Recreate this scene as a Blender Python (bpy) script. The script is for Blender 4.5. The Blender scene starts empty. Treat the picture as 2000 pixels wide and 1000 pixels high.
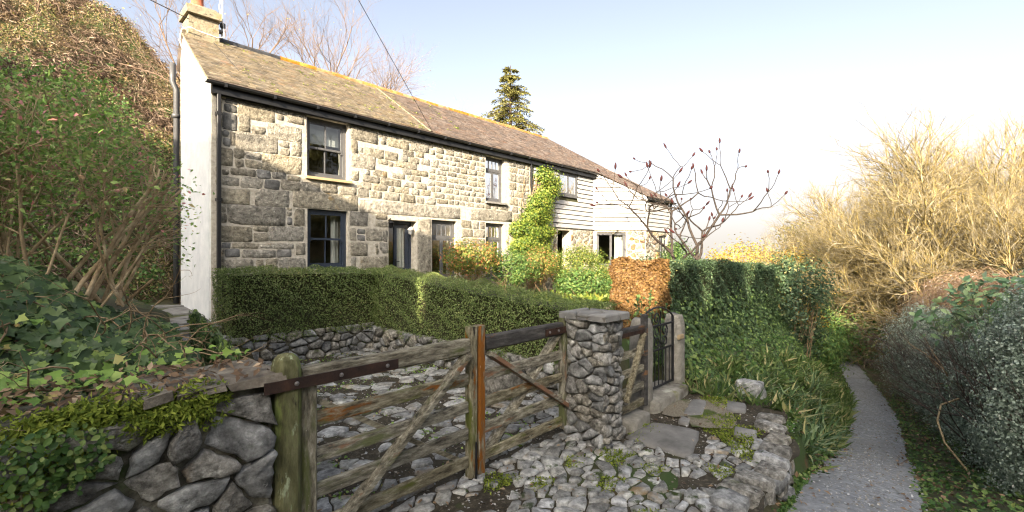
import bpy, math, random
import numpy as np
from mathutils import noise as mnoise, Vector
# ---------------------------------------------------------------- camera, sky, sun, exposure
SC = bpy.context.scene
DENOISE = True
COL = SC.collection
cd = bpy.data.cameras.new('camera'); cam = bpy.data.objects.new('camera', cd); COL.objects.link(cam)
CU, CV, EYE = -2.396, 10.147, 1.70            # house grid: u along the front, v out of the front, z up; world = (u, -v, z)
cam.location = (CU, -CV, EYE)
cam.rotation_euler = (math.radians(90), 0, math.atan2(.6856, .7280) - math.radians(90))
cd.lens = 16; cd.sensor_width = 36; cd.clip_start = .05; cd.clip_end = 6000
SC.camera = cam
SUN_EL = 20.0
SUN_DIR = (-.885, -.466)                       # towards the sun, world x, y
w = bpy.data.worlds.new('World'); SC.world = w; w.use_nodes = True
nt = w.node_tree
sky = nt.nodes.new('ShaderNodeTexSky'); sky.sky_type = 'NISHITA'; sky.sun_disc = False
sky.sun_elevation = math.radians(SUN_EL)
sky.sun_rotation = math.atan2(SUN_DIR[0], SUN_DIR[1])
sky.air_density = .38; sky.dust_density = 4.6; sky.ozone_density = 1
bg = nt.nodes['Background']; bg.inputs[1].default_value = .15
hs = nt.nodes.new('ShaderNodeHueSaturation'); hs.inputs['Saturation'].default_value = .62
tint = nt.nodes.new('ShaderNodeMixRGB'); tint.blend_type = 'MULTIPLY'; tint.inputs[0].default_value = 1; tint.inputs[2].default_value = (1.0, .99, .92, 1)
nt.links.new(sky.outputs[0], hs.inputs['Color']); nt.links.new(hs.outputs[0], tint.inputs[1]); 
# pale haze lying along the whole horizon
tcw = nt.nodes.new('ShaderNodeTexCoord'); sep = nt.nodes.new('ShaderNodeSeparateXYZ'); nt.links.new(tcw.outputs['Generated'], sep.inputs[0])
mr_ = nt.nodes.new('ShaderNodeMapRange'); mr_.interpolation_type = 'SMOOTHSTEP'; nt.links.new(sep.outputs['Z'], mr_.inputs['Value'])
for i_, v_ in (('From Min', -.02), ('From Max', .42), ('To Min', .9), ('To Max', 0)): mr_.inputs[i_].default_value = v_
hz_ = nt.nodes.new('ShaderNodeMixRGB'); hz_.inputs[2].default_value = (1.55, 1.44, 1.30, 1)
nt.links.new(mr_.outputs[0], hz_.inputs[0]); nt.links.new(tint.outputs[0], hz_.inputs[1]); nt.links.new(hz_.outputs[0], bg.inputs[0])
ld = bpy.data.lights.new('sun', 'SUN'); ld.energy = 4.3; ld.angle = math.radians(.32); ld.color = (1, .85, .64)
sun = bpy.data.objects.new('sun', ld); COL.objects.link(sun)
sd = Vector((SUN_DIR[0], SUN_DIR[1], math.tan(math.radians(SUN_EL)) * math.hypot(*SUN_DIR)))
sun.rotation_euler = sd.to_track_quat('Z', 'Y').to_euler()
SC.view_settings.view_transform = 'Standard'; SC.view_settings.look = 'None'
SC.view_settings.gamma = 1; SC.view_settings.use_curve_mapping = False
SC.view_settings.exposure = 2.15
SC.render.engine = 'CYCLES'
SC.cycles.max_bounces = 6; SC.cycles.transparent_max_bounces = 12
SC.cycles.use_denoising = DENOISE; SC.cycles.pixel_filter_type = 'BLACKMAN_HARRIS'; SC.cycles.filter_width = 1.2

# ---------------------------------------------------------------- helpers
def tag(o, label=None, cat=None, group=None, kind=None):
    if label: o['label'] = label
    if cat: o['category'] = cat
    if group: o['group'] = group
    if kind: o['kind'] = kind
    return o
LOC = {}
def thing(name, label, cat, loc=(0, 0, 0), group=None):
    o = bpy.data.objects.new(name, None); COL.objects.link(o)
    o.empty_display_size = .1
    o.location = (loc[0], -loc[1], loc[2]); LOC[o.name] = loc
    return tag(o, label, cat, group)
def link(o, parent=None, loc=None):
    COL.objects.link(o)
    if parent is not None:
        o.parent = parent; LOC[o.name] = LOC.get(parent.name, (0, 0, 0))
    elif loc is not None:
        o.location = (loc[0], -loc[1], loc[2]); LOC[o.name] = loc
    return o
def mk(name, V, F, mat, parent=None, smooth=False, rnd=None, kind=None, loc=None):
    V = np.asarray(V, dtype=np.float64).reshape(-1, 3).copy()
    off = LOC.get(parent.name, (0, 0, 0)) if parent is not None else (loc or (0, 0, 0))
    V -= np.asarray(off); V[:, 1] *= -1
    me = bpy.data.meshes.new(name)
    if isinstance(F, np.ndarray):
        n = len(F); k = F.shape[1]
        me.vertices.add(len(V)); me.vertices.foreach_set('co', V.astype(np.float32).ravel())
        me.loops.add(n * k); me.loops.foreach_set('vertex_index', F.astype(np.int32)[:, ::-1].ravel())
        me.polygons.add(n); me.polygons.foreach_set('loop_start', np.arange(0, n * k, k, dtype=np.int32))
        try: me.polygons.foreach_set('loop_total', np.full(n, k, dtype=np.int32))
        except Exception: pass
        me.update(calc_edges=True)
    else:
        me.from_pydata(V.tolist(), [], [tuple(f)[::-1] for f in F])
    if rnd is not None:
        a = me.attributes.new('rnd', 'FLOAT', 'FACE'); a.data.foreach_set('value', np.asarray(rnd, dtype=np.float32))
    if smooth: me.polygons.foreach_set('use_smooth', np.ones(len(me.polygons), dtype=bool))
    if mat: me.materials.append(mat)
    o = link(bpy.data.objects.new(name, me), parent, loc)
    if kind: o['kind'] = kind
    return o
def copy_tree(o, parent=None, loc=None, rz=None, sc=None, label=None):
    c = o.copy(); COL.objects.link(c)
    if parent is not None: c.parent = parent
    if loc is not None: c.location = (loc[0], -loc[1], loc[2])
    if rz is not None: c.rotation_euler = (0, 0, rz)
    if sc is not None: c.scale = sc if hasattr(sc, '__len__') else (sc, sc, sc)
    if label: c['label'] = label
    for ch in list(KIDS.get(o.name, ())) or [x for x in o.children if x != c]: copy_tree(ch, c)
    return c
KIDS = {}
def frame(o, dr):
    n = (-dr[1], dr[0])
    return lambda s, d, z: (o[0] + s * dr[0] + d * n[0], o[1] + s * dr[1] + d * n[1], z)
ID = frame((0, 0), (1, 0))
class MB:
    q = random.Random(77)
    def __init__(s): s.V = []; s.F = []; s.R = []
    def add(s, V, F):
        k = len(s.V); s.R += [MB.q.random()] * len(F); s.V += [tuple(v) for v in V]; s.F += [tuple(i + k for i in f) for f in F]; return s
    def box(s, a0, a1, b0, b1, z0, z1, T=ID, taper=0, jit=0, rng=None):
        t = taper
        P = [(a0, b0, z0), (a1, b0, z0), (a1, b1, z0), (a0, b1, z0), (a0 + t, b0 + t, z1), (a1 - t, b0 + t, z1), (a1 - t, b1 - t, z1), (a0 + t, b1 - t, z1)]
        if jit: P = [tuple(c + rng.uniform(-jit, jit) for c in p) for p in P]
        return s.add([T(*p) for p in P], [(0, 3, 2, 1), (4, 5, 6, 7), (0, 1, 5, 4), (1, 2, 6, 5), (2, 3, 7, 6), (3, 0, 4, 7)])
    def bbox(s, a0, a1, b0, b1, z0, z1, c=.01, T=ID):   # chamfered box: octagonal section along the longest side, capped
        L = [a1 - a0, b1 - b0, z1 - z0]; ax = L.index(max(L)); lo = [a0, b0, z0]; hi = [a1, b1, z1]
        i, j = [k for k in range(3) if k != ax]
        sec = [(lo[i] + c, lo[j]), (hi[i] - c, lo[j]), (hi[i], lo[j] + c), (hi[i], hi[j] - c), (hi[i] - c, hi[j]), (lo[i] + c, hi[j]), (lo[i], hi[j] - c), (lo[i], lo[j] + c)]
        P = []
        for h, sh in ((lo[ax], 0), (hi[ax], 0)):
            for q in sec:
                p = [0, 0, 0]; p[i], p[j] = q; p[ax] = h; P.append(T(*p))
        F = [tuple(range(7, -1, -1)), tuple(range(8, 16))] + [(k, (k + 1) % 8, (k + 1) % 8 + 8, k + 8) for k in range(8)]
        return s.add(P, F)
    def bar(s, p, q, w, h, up=(0, 0, 1)):                # rectangular bar between two points
        p = np.array(p, float); q = np.array(q, float); d = (q - p) / np.linalg.norm(q - p)
        x = np.cross(d, up); x /= np.linalg.norm(x); y = np.cross(x, d)
        P = [e + x * a * w / 2 + y * b * h / 2 for e in (p, q) for a, b in ((-1, -1), (1, -1), (1, 1), (-1, 1))]
        return s.add(P, [(3, 2, 1, 0), (4, 5, 6, 7)] + [(k, (k + 1) % 4, (k + 1) % 4 + 4, k + 4) for k in range(4)])
    def tube(s, pts, r, n=6):
        pts = np.array(pts, float); m = len(pts); r = np.broadcast_to(np.asarray(r, float), (m,))
        T = np.gradient(pts, axis=0); T /= np.linalg.norm(T, axis=1)[:, None] + 1e-9
        up = np.array((.13, .21, .97)) if abs(T[0][2]) < .85 else np.array((.97, .2, .1))
        P = []; F = []
        for k in range(m):
            x = np.cross(T[k], up); x /= np.linalg.norm(x) + 1e-9; y = np.cross(x, T[k])
            for a in range(n):
                c = 2 * math.pi * a / n; P.append(pts[k] + r[k] * (math.cos(c) * x + math.sin(c) * y))
        for k in range(m - 1):
            for a in range(n): F.append((k * n + a, k * n + (a + 1) % n, (k + 1) * n + (a + 1) % n, (k + 1) * n + a))
        F.append(tuple(range(n - 1, -1, -1))); F.append(tuple(range((m - 1) * n, m * n)))
        return s.add(P, F)
    def lathe(s, c, prof, n=10):
        P = [(c[0] + r * math.cos(2 * math.pi * a / n), c[1] + r * math.sin(2 * math.pi * a / n), c[2] + z) for r, z in prof for a in range(n)]
        m = len(prof)
        F = [(k * n + a, k * n + (a + 1) % n, (k + 1) * n + (a + 1) % n, (k + 1) * n + a) for k in range(m - 1) for a in range(n)]
        F += [tuple(range(n - 1, -1, -1)), tuple(range((m - 1) * n, m * n))]
        return s.add(P, F)
    def build(s, name, mat, parent=None, smooth=False, kind=None, loc=None): return mk(name, s.V, s.F, mat, parent, smooth, s.R if kind == 'stuff' else None, kind, loc)

# ---------------------------------------------------------------- materials
def nodes(name):
    m = bpy.data.materials.new(name); m.use_nodes = True; n = m.node_tree.nodes; l = m.node_tree.links
    return m, n, l, n['Principled BSDF']
def ramp(n, cols):
    r = n.new('ShaderNodeValToRGB'); e = r.color_ramp.elements
    while len(e) < len(cols): e.new(.5)
    for k, c in enumerate(cols):
        e[k].position = c[0]; e[k].color = (*c[1], 1)
    return r
def M(name, cols, scale=4, detail=8, rough=.9, bump=.4, bscale=30, rand=.0, patches=(), stretch=None, spec=.3, metallic=0, coarse=0, bdist=.02, attr=False):
    """noise-ramp colour, per-object tint, coloured patches (color, scale, threshold, softness), relief"""
    m, n, l, b = nodes(name)
    tc = n.new('ShaderNodeTexCoord'); vec = tc.outputs['Object']
    oi = n.new('ShaderNodeObjectInfo'); RO = oi.outputs['Random']
    if attr:                                    # joined pieces carry a value of their own
        at = n.new('ShaderNodeAttribute'); at.attribute_name = 'rnd'; sm = n.new('ShaderNodeMath'); l.new(RO, sm.inputs[0]); l.new(at.outputs['Fac'], sm.inputs[1])
        fc = n.new('ShaderNodeMath'); fc.operation = 'FRACT'; l.new(sm.outputs[0], fc.inputs[0]); RO = fc.outputs[0]
    if rand:
        mul = n.new('ShaderNodeVectorMath'); mul.operation = 'SCALE'; mul.inputs[0].default_value = (37, 71, 53)
        l.new(RO, mul.inputs['Scale'])
        ad = n.new('ShaderNodeVectorMath'); l.new(vec, ad.inputs[0]); l.new(mul.outputs[0], ad.inputs[1]); vec = ad.outputs[0]
    if stretch:
        mp = n.new('ShaderNodeMapping'); mp.inputs['Scale'].default_value = stretch; l.new(vec, mp.inputs[0]); vec = mp.outputs[0]
    def noise(sc, de=detail, ro=.6):
        t = n.new('ShaderNodeTexNoise'); t.inputs['Scale'].default_value = sc; t.inputs['Detail'].default_value = de; t.inputs['Roughness'].default_value = ro
        l.new(vec, t.inputs['Vector']); return t.outputs['Fac']
    r = ramp(n, cols); l.new(noise(scale, ro=.68), r.inputs[0]); col = r.outputs[0]
    for pc, ps, pt, so in patches:
        rr = ramp(n, [(pt, (0, 0, 0)), (min(pt + so, 1), (1, 1, 1))]); l.new(noise(ps, 6, .65), rr.inputs[0])
        mx = n.new('ShaderNodeMixRGB'); l.new(rr.outputs[0], mx.inputs[0]); l.new(col, mx.inputs[1]); mx.inputs[2].default_value = (*pc, 1); col = mx.outputs[0]
    if rand:
        hs = n.new('ShaderNodeHueSaturation'); l.new(col, hs.inputs['Color'])
        mr = n.new('ShaderNodeMapRange'); mr.inputs['To Min'].default_value = 1 - rand; mr.inputs['To Max'].default_value = 1 + rand
        l.new(RO, mr.inputs['Value']); l.new(mr.outputs[0], hs.inputs['Value'])
        w2 = n.new('ShaderNodeMath'); w2.operation = 'FRACT'; w3 = n.new('ShaderNodeMath'); w3.operation = 'MULTIPLY'; w3.inputs[1].default_value = 17.3
        l.new(RO, w3.inputs[0]); l.new(w3.outputs[0], w2.inputs[0])
        m2 = n.new('ShaderNodeMapRange'); m2.inputs['To Min'].default_value = 1 - rand * 1.3; m2.inputs['To Max'].default_value = 1 + rand * 1.1
        l.new(w2.outputs[0], m2.inputs['Value']); l.new(m2.outputs[0], hs.inputs['Saturation'])
        col = hs.outputs[0]
    l.new(col, b.inputs['Base Color'])
    b.inputs['Roughness'].default_value = rough; b.inputs['Metallic'].default_value = metallic; b.inputs['Specular IOR Level'].default_value = spec
    if bump:
        bp = n.new('ShaderNodeBump'); bp.inputs['Strength'].default_value = bump; bp.inputs['Distance'].default_value = bdist
        h = noise(bscale, 8, .7)
        if coarse:
            mm = n.new('ShaderNodeMath'); mm.operation = 'MULTIPLY_ADD'; mm.inputs[1].default_value = 1.6; l.new(noise(coarse, 4), mm.inputs[0]); l.new(h, mm.inputs[2]); h = mm.outputs[0]
        l.new(h, bp.inputs['Height']); l.new(bp.outputs[0], b.inputs['Normal'])
    return m
def LEAF(name, cols, rough=.5, trans=.25, spec=.35):
    m, n, l, b = nodes(name)
    at = n.new('ShaderNodeAttribute'); at.attribute_name = 'rnd'
    r = ramp(n, [(a, tuple(min(.5, x * 1.45) for x in c)) for a, c in cols]); l.new(at.outputs['Fac'], r.inputs[0])
    l.new(r.outputs[0], b.inputs['Base Color']); b.inputs['Roughness'].default_value = rough; b.inputs['Specular IOR Level'].default_value = spec
    tr = n.new('ShaderNodeBsdfTranslucent'); l.new(r.outputs[0], tr.inputs[0])
    mx = n.new('ShaderNodeMixShader'); mx.inputs[0].default_value = trans
    l.new(b.outputs[0], mx.inputs[1]); l.new(tr.outputs[0], mx.inputs[2]); l.new(mx.outputs[0], n['Material Output'].inputs[0])
    return m
def flat(name, c, rough=.6, metallic=0, spec=.4): 
    return M(name, [(.35, tuple(x * .85 for x in c)), (.65, tuple(min(1, x * 1.1) for x in c))], scale=9, rough=rough, bump=.08, bscale=60, metallic=metallic, spec=spec)
def glass_mat():
    m, n, l, b = nodes('window_glass')
    n.remove(b)
    t = n.new('ShaderNodeBsdfTransparent'); t.inputs[0].default_value = (.80, .84, .84, 1)
    g = n.new('ShaderNodeBsdfGlossy'); g.inputs['Roughness'].default_value = .015; g.inputs[0].default_value = (.95, .95, .95, 1)
    f = n.new('ShaderNodeFresnel'); f.inputs[0].default_value = 1.55
    ma = n.new('ShaderNodeMath'); ma.operation = 'MULTIPLY_ADD'; ma.inputs[1].default_value = 1.15; ma.inputs[2].default_value = .03; l.new(f.outputs[0], ma.inputs[0])
    tn = n.new('ShaderNodeTexNoise'); tn.inputs['Scale'].default_value = 1.7
    bp = n.new('ShaderNodeBump'); bp.inputs['Strength'].default_value = .05; bp.inputs['Distance'].default_value = .05; l.new(tn.outputs[0], bp.inputs['Height']); l.new(bp.outputs[0], g.inputs['Normal'])
    mx = n.new('ShaderNodeMixShader'); l.new(ma.outputs[0], mx.inputs[0]); l.new(t.outputs[0], mx.inputs[1]); l.new(g.outputs[0], mx.inputs[2])
    l.new(mx.outputs[0], n['Material Output'].inputs[0]); return m

granite = M('granite', attr=True, cols=[(.34, (.115, .102, .080)), (.44, (.225, .203, .162)), (.56, (.325, .294, .235)), (.67, (.45, .41, .335))], scale=11, detail=12, bump=1.0, bscale=38, rand=.24, coarse=11, bdist=.045,
            patches=[((.33, .23, .11), 2.2, .61, .12), ((.10, .09, .078), 5, .64, .06), ((.58, .54, .45), 14, .62, .06), ((.075, .068, .058), 45, .60, .06)])
granite_dark = M('dark_stone', [(.34, (.065, .062, .057)), (.5, (.15, .145, .135)), (.66, (.25, .24, .225))], scale=6, bump=.7, bscale=30, rand=.2, coarse=7,
            patches=[((.4, .4, .37), 14, .66, .05)])
mortar = M('lime_mortar', [(.35, (.32, .287, .232)), (.5, (.44, .398, .328)), (.65, (.54, .495, .415))], scale=12, bump=.6, bscale=40)
rubble = M('rubble_granite', attr=True, cols=[(.34, (.08, .072, .058)), (.46, (.22, .205, .175)), (.56, (.37, .345, .30)), (.66, (.60, .57, .51))], scale=17, detail=12, bump=1.0, bscale=42, rand=.3, coarse=10, bdist=.03, rough=.85,
           patches=[((.24, .16, .085), 2.5, .63, .1), ((.50, .50, .45), 16, .64, .05), ((.08, .10, .03), 3, .62, .1)])
rubble_blue = M('rubble_blue', attr=True, cols=[(.34, (.07, .07, .068)), (.46, (.19, .188, .18)), (.56, (.32, .318, .305)), (.67, (.55, .54, .52))], scale=10, detail=12, bump=.9, bscale=34, rand=.3, coarse=8, rough=.75,
           patches=[((.52, .52, .48), 13, .65, .05), ((.07, .09, .03), 3, .64, .1)])
wall_earth = M('wall_joint_earth', [(.36, (.035, .032, .022)), (.5, (.11, .10, .075)), (.66, (.22, .21, .16))], scale=14, bump=.8, bscale=30, patches=[((.05, .075, .018), 4, .55, .1)])
pillar_mortar = M('pillar_mortar', [(.3, (.10, .09, .075)), (.6, (.20, .185, .155)), (.8, (.3, .28, .24))], scale=9, bump=.8, bscale=30, patches=[((.035, .035, .03), 4, .56, .1)])
cobble_m = M('cobble_stone', attr=True, cols=[(.34, (.12, .117, .108)), (.5, (.31, .303, .28)), (.66, (.56, .55, .51))], scale=14, detail=10, bump=.7, bscale=40, rand=.38, coarse=12, rough=.7,
           patches=[((.27, .21, .14), 3, .56, .12), ((.055, .075, .02), 5, .585, .06), ((.58, .57, .53), 18, .66, .05)])
cobble_earth = M('cobble_joint_earth', [(.3, (.028, .022, .014)), (.5, (.055, .045, .03)), (.7, (.09, .075, .05))], scale=9, bump=.9, bscale=50, patches=[((.06, .075, .02), 2.4, .57, .10), ((.12, .10, .07), 30, .56, .06)])
slab_m = M('flagstone', [(.3, (.13, .125, .115)), (.55, (.22, .21, .195)), (.75, (.30, .29, .27))], scale=4, bump=.4, bscale=30, rand=.1, patches=[((.36, .35, .32), 9, .64, .1), ((.06, .075, .03), 2.5, .64, .1)])
slate_m = M('roof_slate', attr=True, cols=[(.34, (.06, .048, .034)), (.5, (.13, .104, .07)), (.66, (.225, .185, .125))], scale=3.5, detail=10, bump=.4, bscale=25, rand=.13, rough=.6,
           patches=[((.19, .17, .075), 1.4, .58, .14), ((.19, .11, .068), .7, .55, .18), ((.34, .30, .24), 13, .66, .05)])
slate_b = M('roof_slate_brown', attr=True, cols=[(.34, (.055, .042, .034)), (.5, (.11, .082, .065)), (.66, (.18, .14, .11))], scale=1.3, detail=10, bump=.4, bscale=25, rand=.16, rough=.6, stretch=(1, 2, 2),
           patches=[((.17, .095, .065), 1.1, .57, .15), ((.28, .25, .22), 10, .66, .06)])
ridge_black = M('ridge_black', [(.3, (.02, .02, .022)), (.7, (.06, .06, .062))], scale=8, rough=.5, bump=.2)
ridge_orange = M('ridge_terracotta', [(.35, (.17, .09, .03)), (.5, (.34, .16, .05)), (.65, (.40, .25, .10))], scale=5, bump=.5, rand=.15, patches=[((.33, .30, .10), 4, .57, .1)])
cement = M('chimney_render', [(.3, (.16, .13, .09)), (.55, (.27, .23, .16)), (.8, (.36, .32, .24))], scale=5, bump=.8, bscale=18, coarse=5, patches=[((.05, .045, .03), 5, .58, .12), ((.22, .19, .05), 3, .60, .1)])
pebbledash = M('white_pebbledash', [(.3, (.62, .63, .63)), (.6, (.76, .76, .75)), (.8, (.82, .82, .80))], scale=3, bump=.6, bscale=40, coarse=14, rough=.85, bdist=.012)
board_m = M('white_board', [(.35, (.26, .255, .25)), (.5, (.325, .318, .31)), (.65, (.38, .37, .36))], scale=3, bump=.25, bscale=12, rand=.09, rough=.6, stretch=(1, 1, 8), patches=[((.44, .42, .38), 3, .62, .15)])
navy = flat('navy_paint', (.028, .037, .056), rough=.35)
greyp = flat('grey_brown_paint', (.085, .085, .088), rough=.4)
blackp = flat('black_plastic', (.016, .016, .017), rough=.35)
black_iron = flat('black_iron', (.02, .02, .022), rough=.5, metallic=.3)
rust_iron = M('rusty_iron', [(.3, (.022, .016, .014)), (.55, (.055, .03, .022)), (.8, (.12, .055, .03))], scale=9, bump=.4, rough=.6, metallic=.2)
steel = flat('bolt_steel', (.22, .2, .19), rough=.45, metallic=.6)
whitep = flat('white_plastic', (.75, .75, .74), rough=.5)
wire_m = flat('wire_black', (.03, .03, .035))
terracotta = M('terracotta', [(.3, (.25, .07, .035)), (.7, (.42, .14, .075))], scale=6, bump=.2)
timber_sill = M('sill_timber', [(.3, (.30, .22, .12)), (.7, (.45, .34, .2))], scale=5, stretch=(1, 6, 6), bump=.2)
def wood(name, st=(1.2, 5, 5), orange=.56, green=.55):
    return M(name, [(.34, (.06, .05, .034)), (.46, (.17, .148, .10)), (.56, (.29, .26, .185)), (.67, (.48, .44, .345))], scale=7, detail=10, bump=.7, bscale=14, stretch=st, rand=.16, rough=.8,
             patches=[((.12, .13, .04), 1.6, green, .1), ((.25, .105, .035), 1.5, orange, .06), ((.025, .022, .018), 2.3, .60, .08), ((.5, .49, .40), 13, .665, .04)])
wood_gate = wood('weathered_gate_timber', orange=.585, green=.56); wood_plain = wood('weathered_grey_timber', orange=.75, green=.62); wood_orange = wood('orange_stained_timber', orange=.46, green=.64)
wood_stile = wood('weathered_upright_timber', (5, 5, 1.2), .62, .52); wood_ostile = wood('orange_upright_timber', (5, 5, 1.0), .49, .62)
wood_dark = M('dark_damp_timber', [(.3, (.025, .023, .022)), (.55, (.065, .06, .055)), (.8, (.15, .14, .125))], scale=5, bump=.6, bscale=14, stretch=(1.2, 5, 5), rand=.1, patches=[((.20, .09, .03), 1.3, .60, .06)])
wood_post = M('mossy_post_timber', [(.28, (.05, .05, .022)), (.5, (.13, .125, .055)), (.75, (.26, .25, .14))], scale=4, detail=10, bump=.7, bscale=14, stretch=(5, 5, 1.2), patches=[((.16, .20, .05), 2, .50, .1), ((.40, .45, .28), 3.5, .60, .06), ((.02, .02, .012), 3, .60, .1)])
interior = M('dark_interior', [(.3, (.06, .042, .03)), (.7, (.13, .09, .06))], scale=2, bump=0)
curtain_m = M('linen_curtain', [(.3, (.50, .47, .41)), (.7, (.66, .62, .55))], scale=6, bump=.1)
blind_m = M('grey_blind', [(.3, (.36, .36, .35)), (.7, (.48, .48, .46))], scale=6, bump=.1)
glass = glass_mat()
ground_m = M('ground_soil', [(.3, (.03, .027, .014)), (.5, (.065, .06, .028)), (.7, (.10, .09, .045))], scale=2.2, bump=.8, bscale=12, patches=[((.045, .075, .018), .9, .47, .15), ((.10, .065, .03), 3.5, .57, .1)])
hill_m = M('hill_soil', [(.3, (.05, .036, .018)), (.5, (.11, .075, .032)), (.7, (.17, .12, .05))], scale=1.4, bump=.9, bscale=8, patches=[((.05, .07, .02), .8, .54, .1)])
shade_hill_m = M('shade_hill', [(.3, (.02, .022, .010)), (.7, (.06, .055, .025))], scale=.6, bump=.5, bscale=4)
tarmac = M('worn_tarmac', [(.36, (.15, .153, .157)), (.5, (.255, .26, .265)), (.64, (.37, .375, .38))], scale=16, detail=12, bump=.35, bscale=150, rough=.8, bdist=.006, patches=[((.22, .22, .215), 1.3, .45, .3), ((.13, .135, .09), 3.6, .62, .12), ((.25, .25, .245), 60, .62, .05)])
gravel_m = M('gravel', [(.3, (.14, .115, .08)), (.55, (.26, .225, .165)), (.8, (.42, .38, .30))], scale=60, bump=1, bscale=70, patches=[((.075, .10, .022), 2.2, .55, .07)])
coping_m = M('coping_slate', [(.34, (.07, .06, .05)), (.5, (.16, .14, .115)), (.66, (.27, .245, .205))], scale=9, detail=12, bump=.7, bscale=30, rand=.2, patches=[((.07, .085, .02), 3, .60, .08)])
moss_m = M('moss', [(.3, (.045, .065, .010)), (.55, (.10, .135, .018)), (.75, (.16, .19, .03))], scale=14, bump=1, bscale=60)
bark_lichen = M('lichen_bark', attr=True, cols=[(.36, (.10, .08, .040)), (.5, (.26, .205, .10)), (.64, (.42, .35, .19))], scale=3, bump=.5, bscale=14, rand=.34)
bark_olive = M('olive_bark', [(.36, (.07, .055, .025)), (.5, (.17, .135, .06)), (.64, (.34, .28, .13))], scale=4, bump=.6, bscale=14, rand=.2)
bark_pale = M('pale_twig', [(.3, (.22, .16, .08)), (.7, (.40, .31, .17))], scale=3, bump=.2, rand=.12)
bark_brown = M('brown_twig', [(.36, (.13, .085, .045)), (.5, (.25, .175, .10)), (.66, (.40, .30, .18))], scale=5, bump=.4, bscale=20)
bark_dark = M('dark_twig', [(.3, (.045, .033, .028)), (.7, (.10, .07, .055))], scale=5, bump=.3)
bark_black = M('sumac_bark', [(.35, (.018, .014, .012)), (.65, (.055, .042, .034))], scale=5, bump=.3)
bark_pink = M('winter_twig', [(.3, (.12, .08, .055)), (.7, (.24, .165, .115))], scale=5, bump=.2)
tan_stem = M('tan_stem', [(.36, (.20, .135, .07)), (.5, (.38, .28, .165)), (.66, (.54, .43, .28))], scale=6, bump=.4, bscale=20)
dead_m = M('dead_bramble', [(.3, (.17, .10, .055)), (.55, (.30, .20, .13)), (.8, (.42, .32, .23))], scale=4, bump=.2)
core_m = M('hedge_core', [(.3, (.03, .033, .015)), (.7, (.075, .072, .035))], scale=9, bump=.6)
core_brown = M('beech_core', [(.3, (.05, .03, .012)), (.7, (.12, .07, .028))], scale=9, bump=.6)

L_box = LEAF('box_leaf', [(0, (.05, .075, .022)), (.5, (.105, .145, .038)), (.85, (.18, .21, .075)), (1, (.27, .22, .09))])
L_yew = LEAF('dark_hedge_leaf', [(0, (.018, .036, .018)), (.5, (.038, .066, .030)), (.9, (.085, .12, .055)), (1, (.20, .17, .06))])
L_beech = LEAF('beech_leaf', [(0, (.06, .032, .012)), (.5, (.15, .082, .03)), (.85, (.23, .14, .05)), (1, (.10, .10, .02))], trans=.3)
L_ivy = LEAF('ivy_leaf', [(0, (.022, .042, .014)), (.5, (.045, .078, .026)), (.8, (.085, .125, .045)), (1, (.15, .21, .05))], rough=.45, trans=.15, spec=.3)
L_ivyl = LEAF('young_ivy_leaf', [(0, (.09, .17, .03)), (.6, (.17, .27, .05)), (.9, (.26, .34, .09)), (1, (.28, .16, .07))], trans=.3)
L_moss = LEAF('moss_frond', [(0, (.055, .085, .010)), (.5, (.13, .17, .018)), (1, (.25, .28, .045))], trans=.3, rough=.8)
L_fuch = LEAF('fuchsia_leaf', [(0, (.06, .12, .025)), (.6, (.13, .22, .045)), (.90, (.24, .30, .085)), (.95, (.33, .13, .11)), (1, (.42, .15, .16))], trans=.4)
L_yell = LEAF('sunny_green_leaf', [(0, (.045, .08, .015)), (.5, (.10, .145, .025)), (.85, (.19, .21, .04)), (1, (.28, .24, .06))], trans=.4)
L_climb = LEAF('climber_leaf', [(0, (.03, .06, .01)), (.5, (.085, .13, .018)), (.85, (.17, .20, .03)), (1, (.25, .23, .05))], trans=.35)
L_redtip = LEAF('red_tipped_leaf', [(0, (.05, .09, .02)), (.5, (.12, .15, .03)), (.75, (.24, .19, .05)), (1, (.40, .12, .06))], trans=.35)
L_green = LEAF('garden_leaf', [(0, (.03, .07, .018)), (.6, (.07, .13, .03)), (1, (.17, .21, .06))], trans=.3)
L_hebe = LEAF('grey_green_leaf', [(0, (.07, .095, .065)), (.5, (.16, .20, .15)), (.9, (.28, .33, .26)), (1, (.34, .38, .30))], rough=.42, trans=.12, spec=.5)
L_laur = LEAF('laurel_leaf', [(0, (.05, .10, .045)), (.5, (.11, .19, .085)), (1, (.27, .36, .15))], rough=.4, trans=.25, spec=.5)
L_strap = LEAF('strap_leaf', [(0, (.03, .06, .02)), (.5, (.07, .115, .04)), (.8, (.15, .20, .09)), (1, (.34, .29, .12))], rough=.45, trans=.3)
L_grass = LEAF('grass_blade', [(0, (.03, .06, .014)), (.5, (.075, .115, .03)), (.85, (.15, .18, .06)), (1, (.32, .27, .13))], trans=.35)
L_litter = LEAF('fallen_leaf', [(0, (.06, .036, .02)), (.5, (.12, .075, .042)), (.85, (.21, .14, .08)), (1, (.32, .24, .16))], trans=.1, rough=.7)
L_brack = LEAF('bracken_frond', [(0, (.07, .045, .025)), (.45, (.15, .105, .052)), (.75, (.24, .175, .08)), (.9, (.13, .14, .035)), (1, (.05, .085, .02))], trans=.25)
L_brackd = LEAF('dead_stalk', [(0, (.06, .036, .024)), (.5, (.13, .088, .06)), (1, (.24, .18, .125))], trans=.15)
L_con = LEAF('conifer_needle', [(0, (.07, .07, .02)), (.5, (.12, .115, .032)), (1, (.21, .19, .06))], trans=.2)
L_orange = LEAF('autumn_leaf', [(0, (.20, .11, .02)), (.5, (.36, .22, .04)), (.8, (.42, .31, .07)), (1, (.17, .19, .03))], trans=.4)
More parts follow.
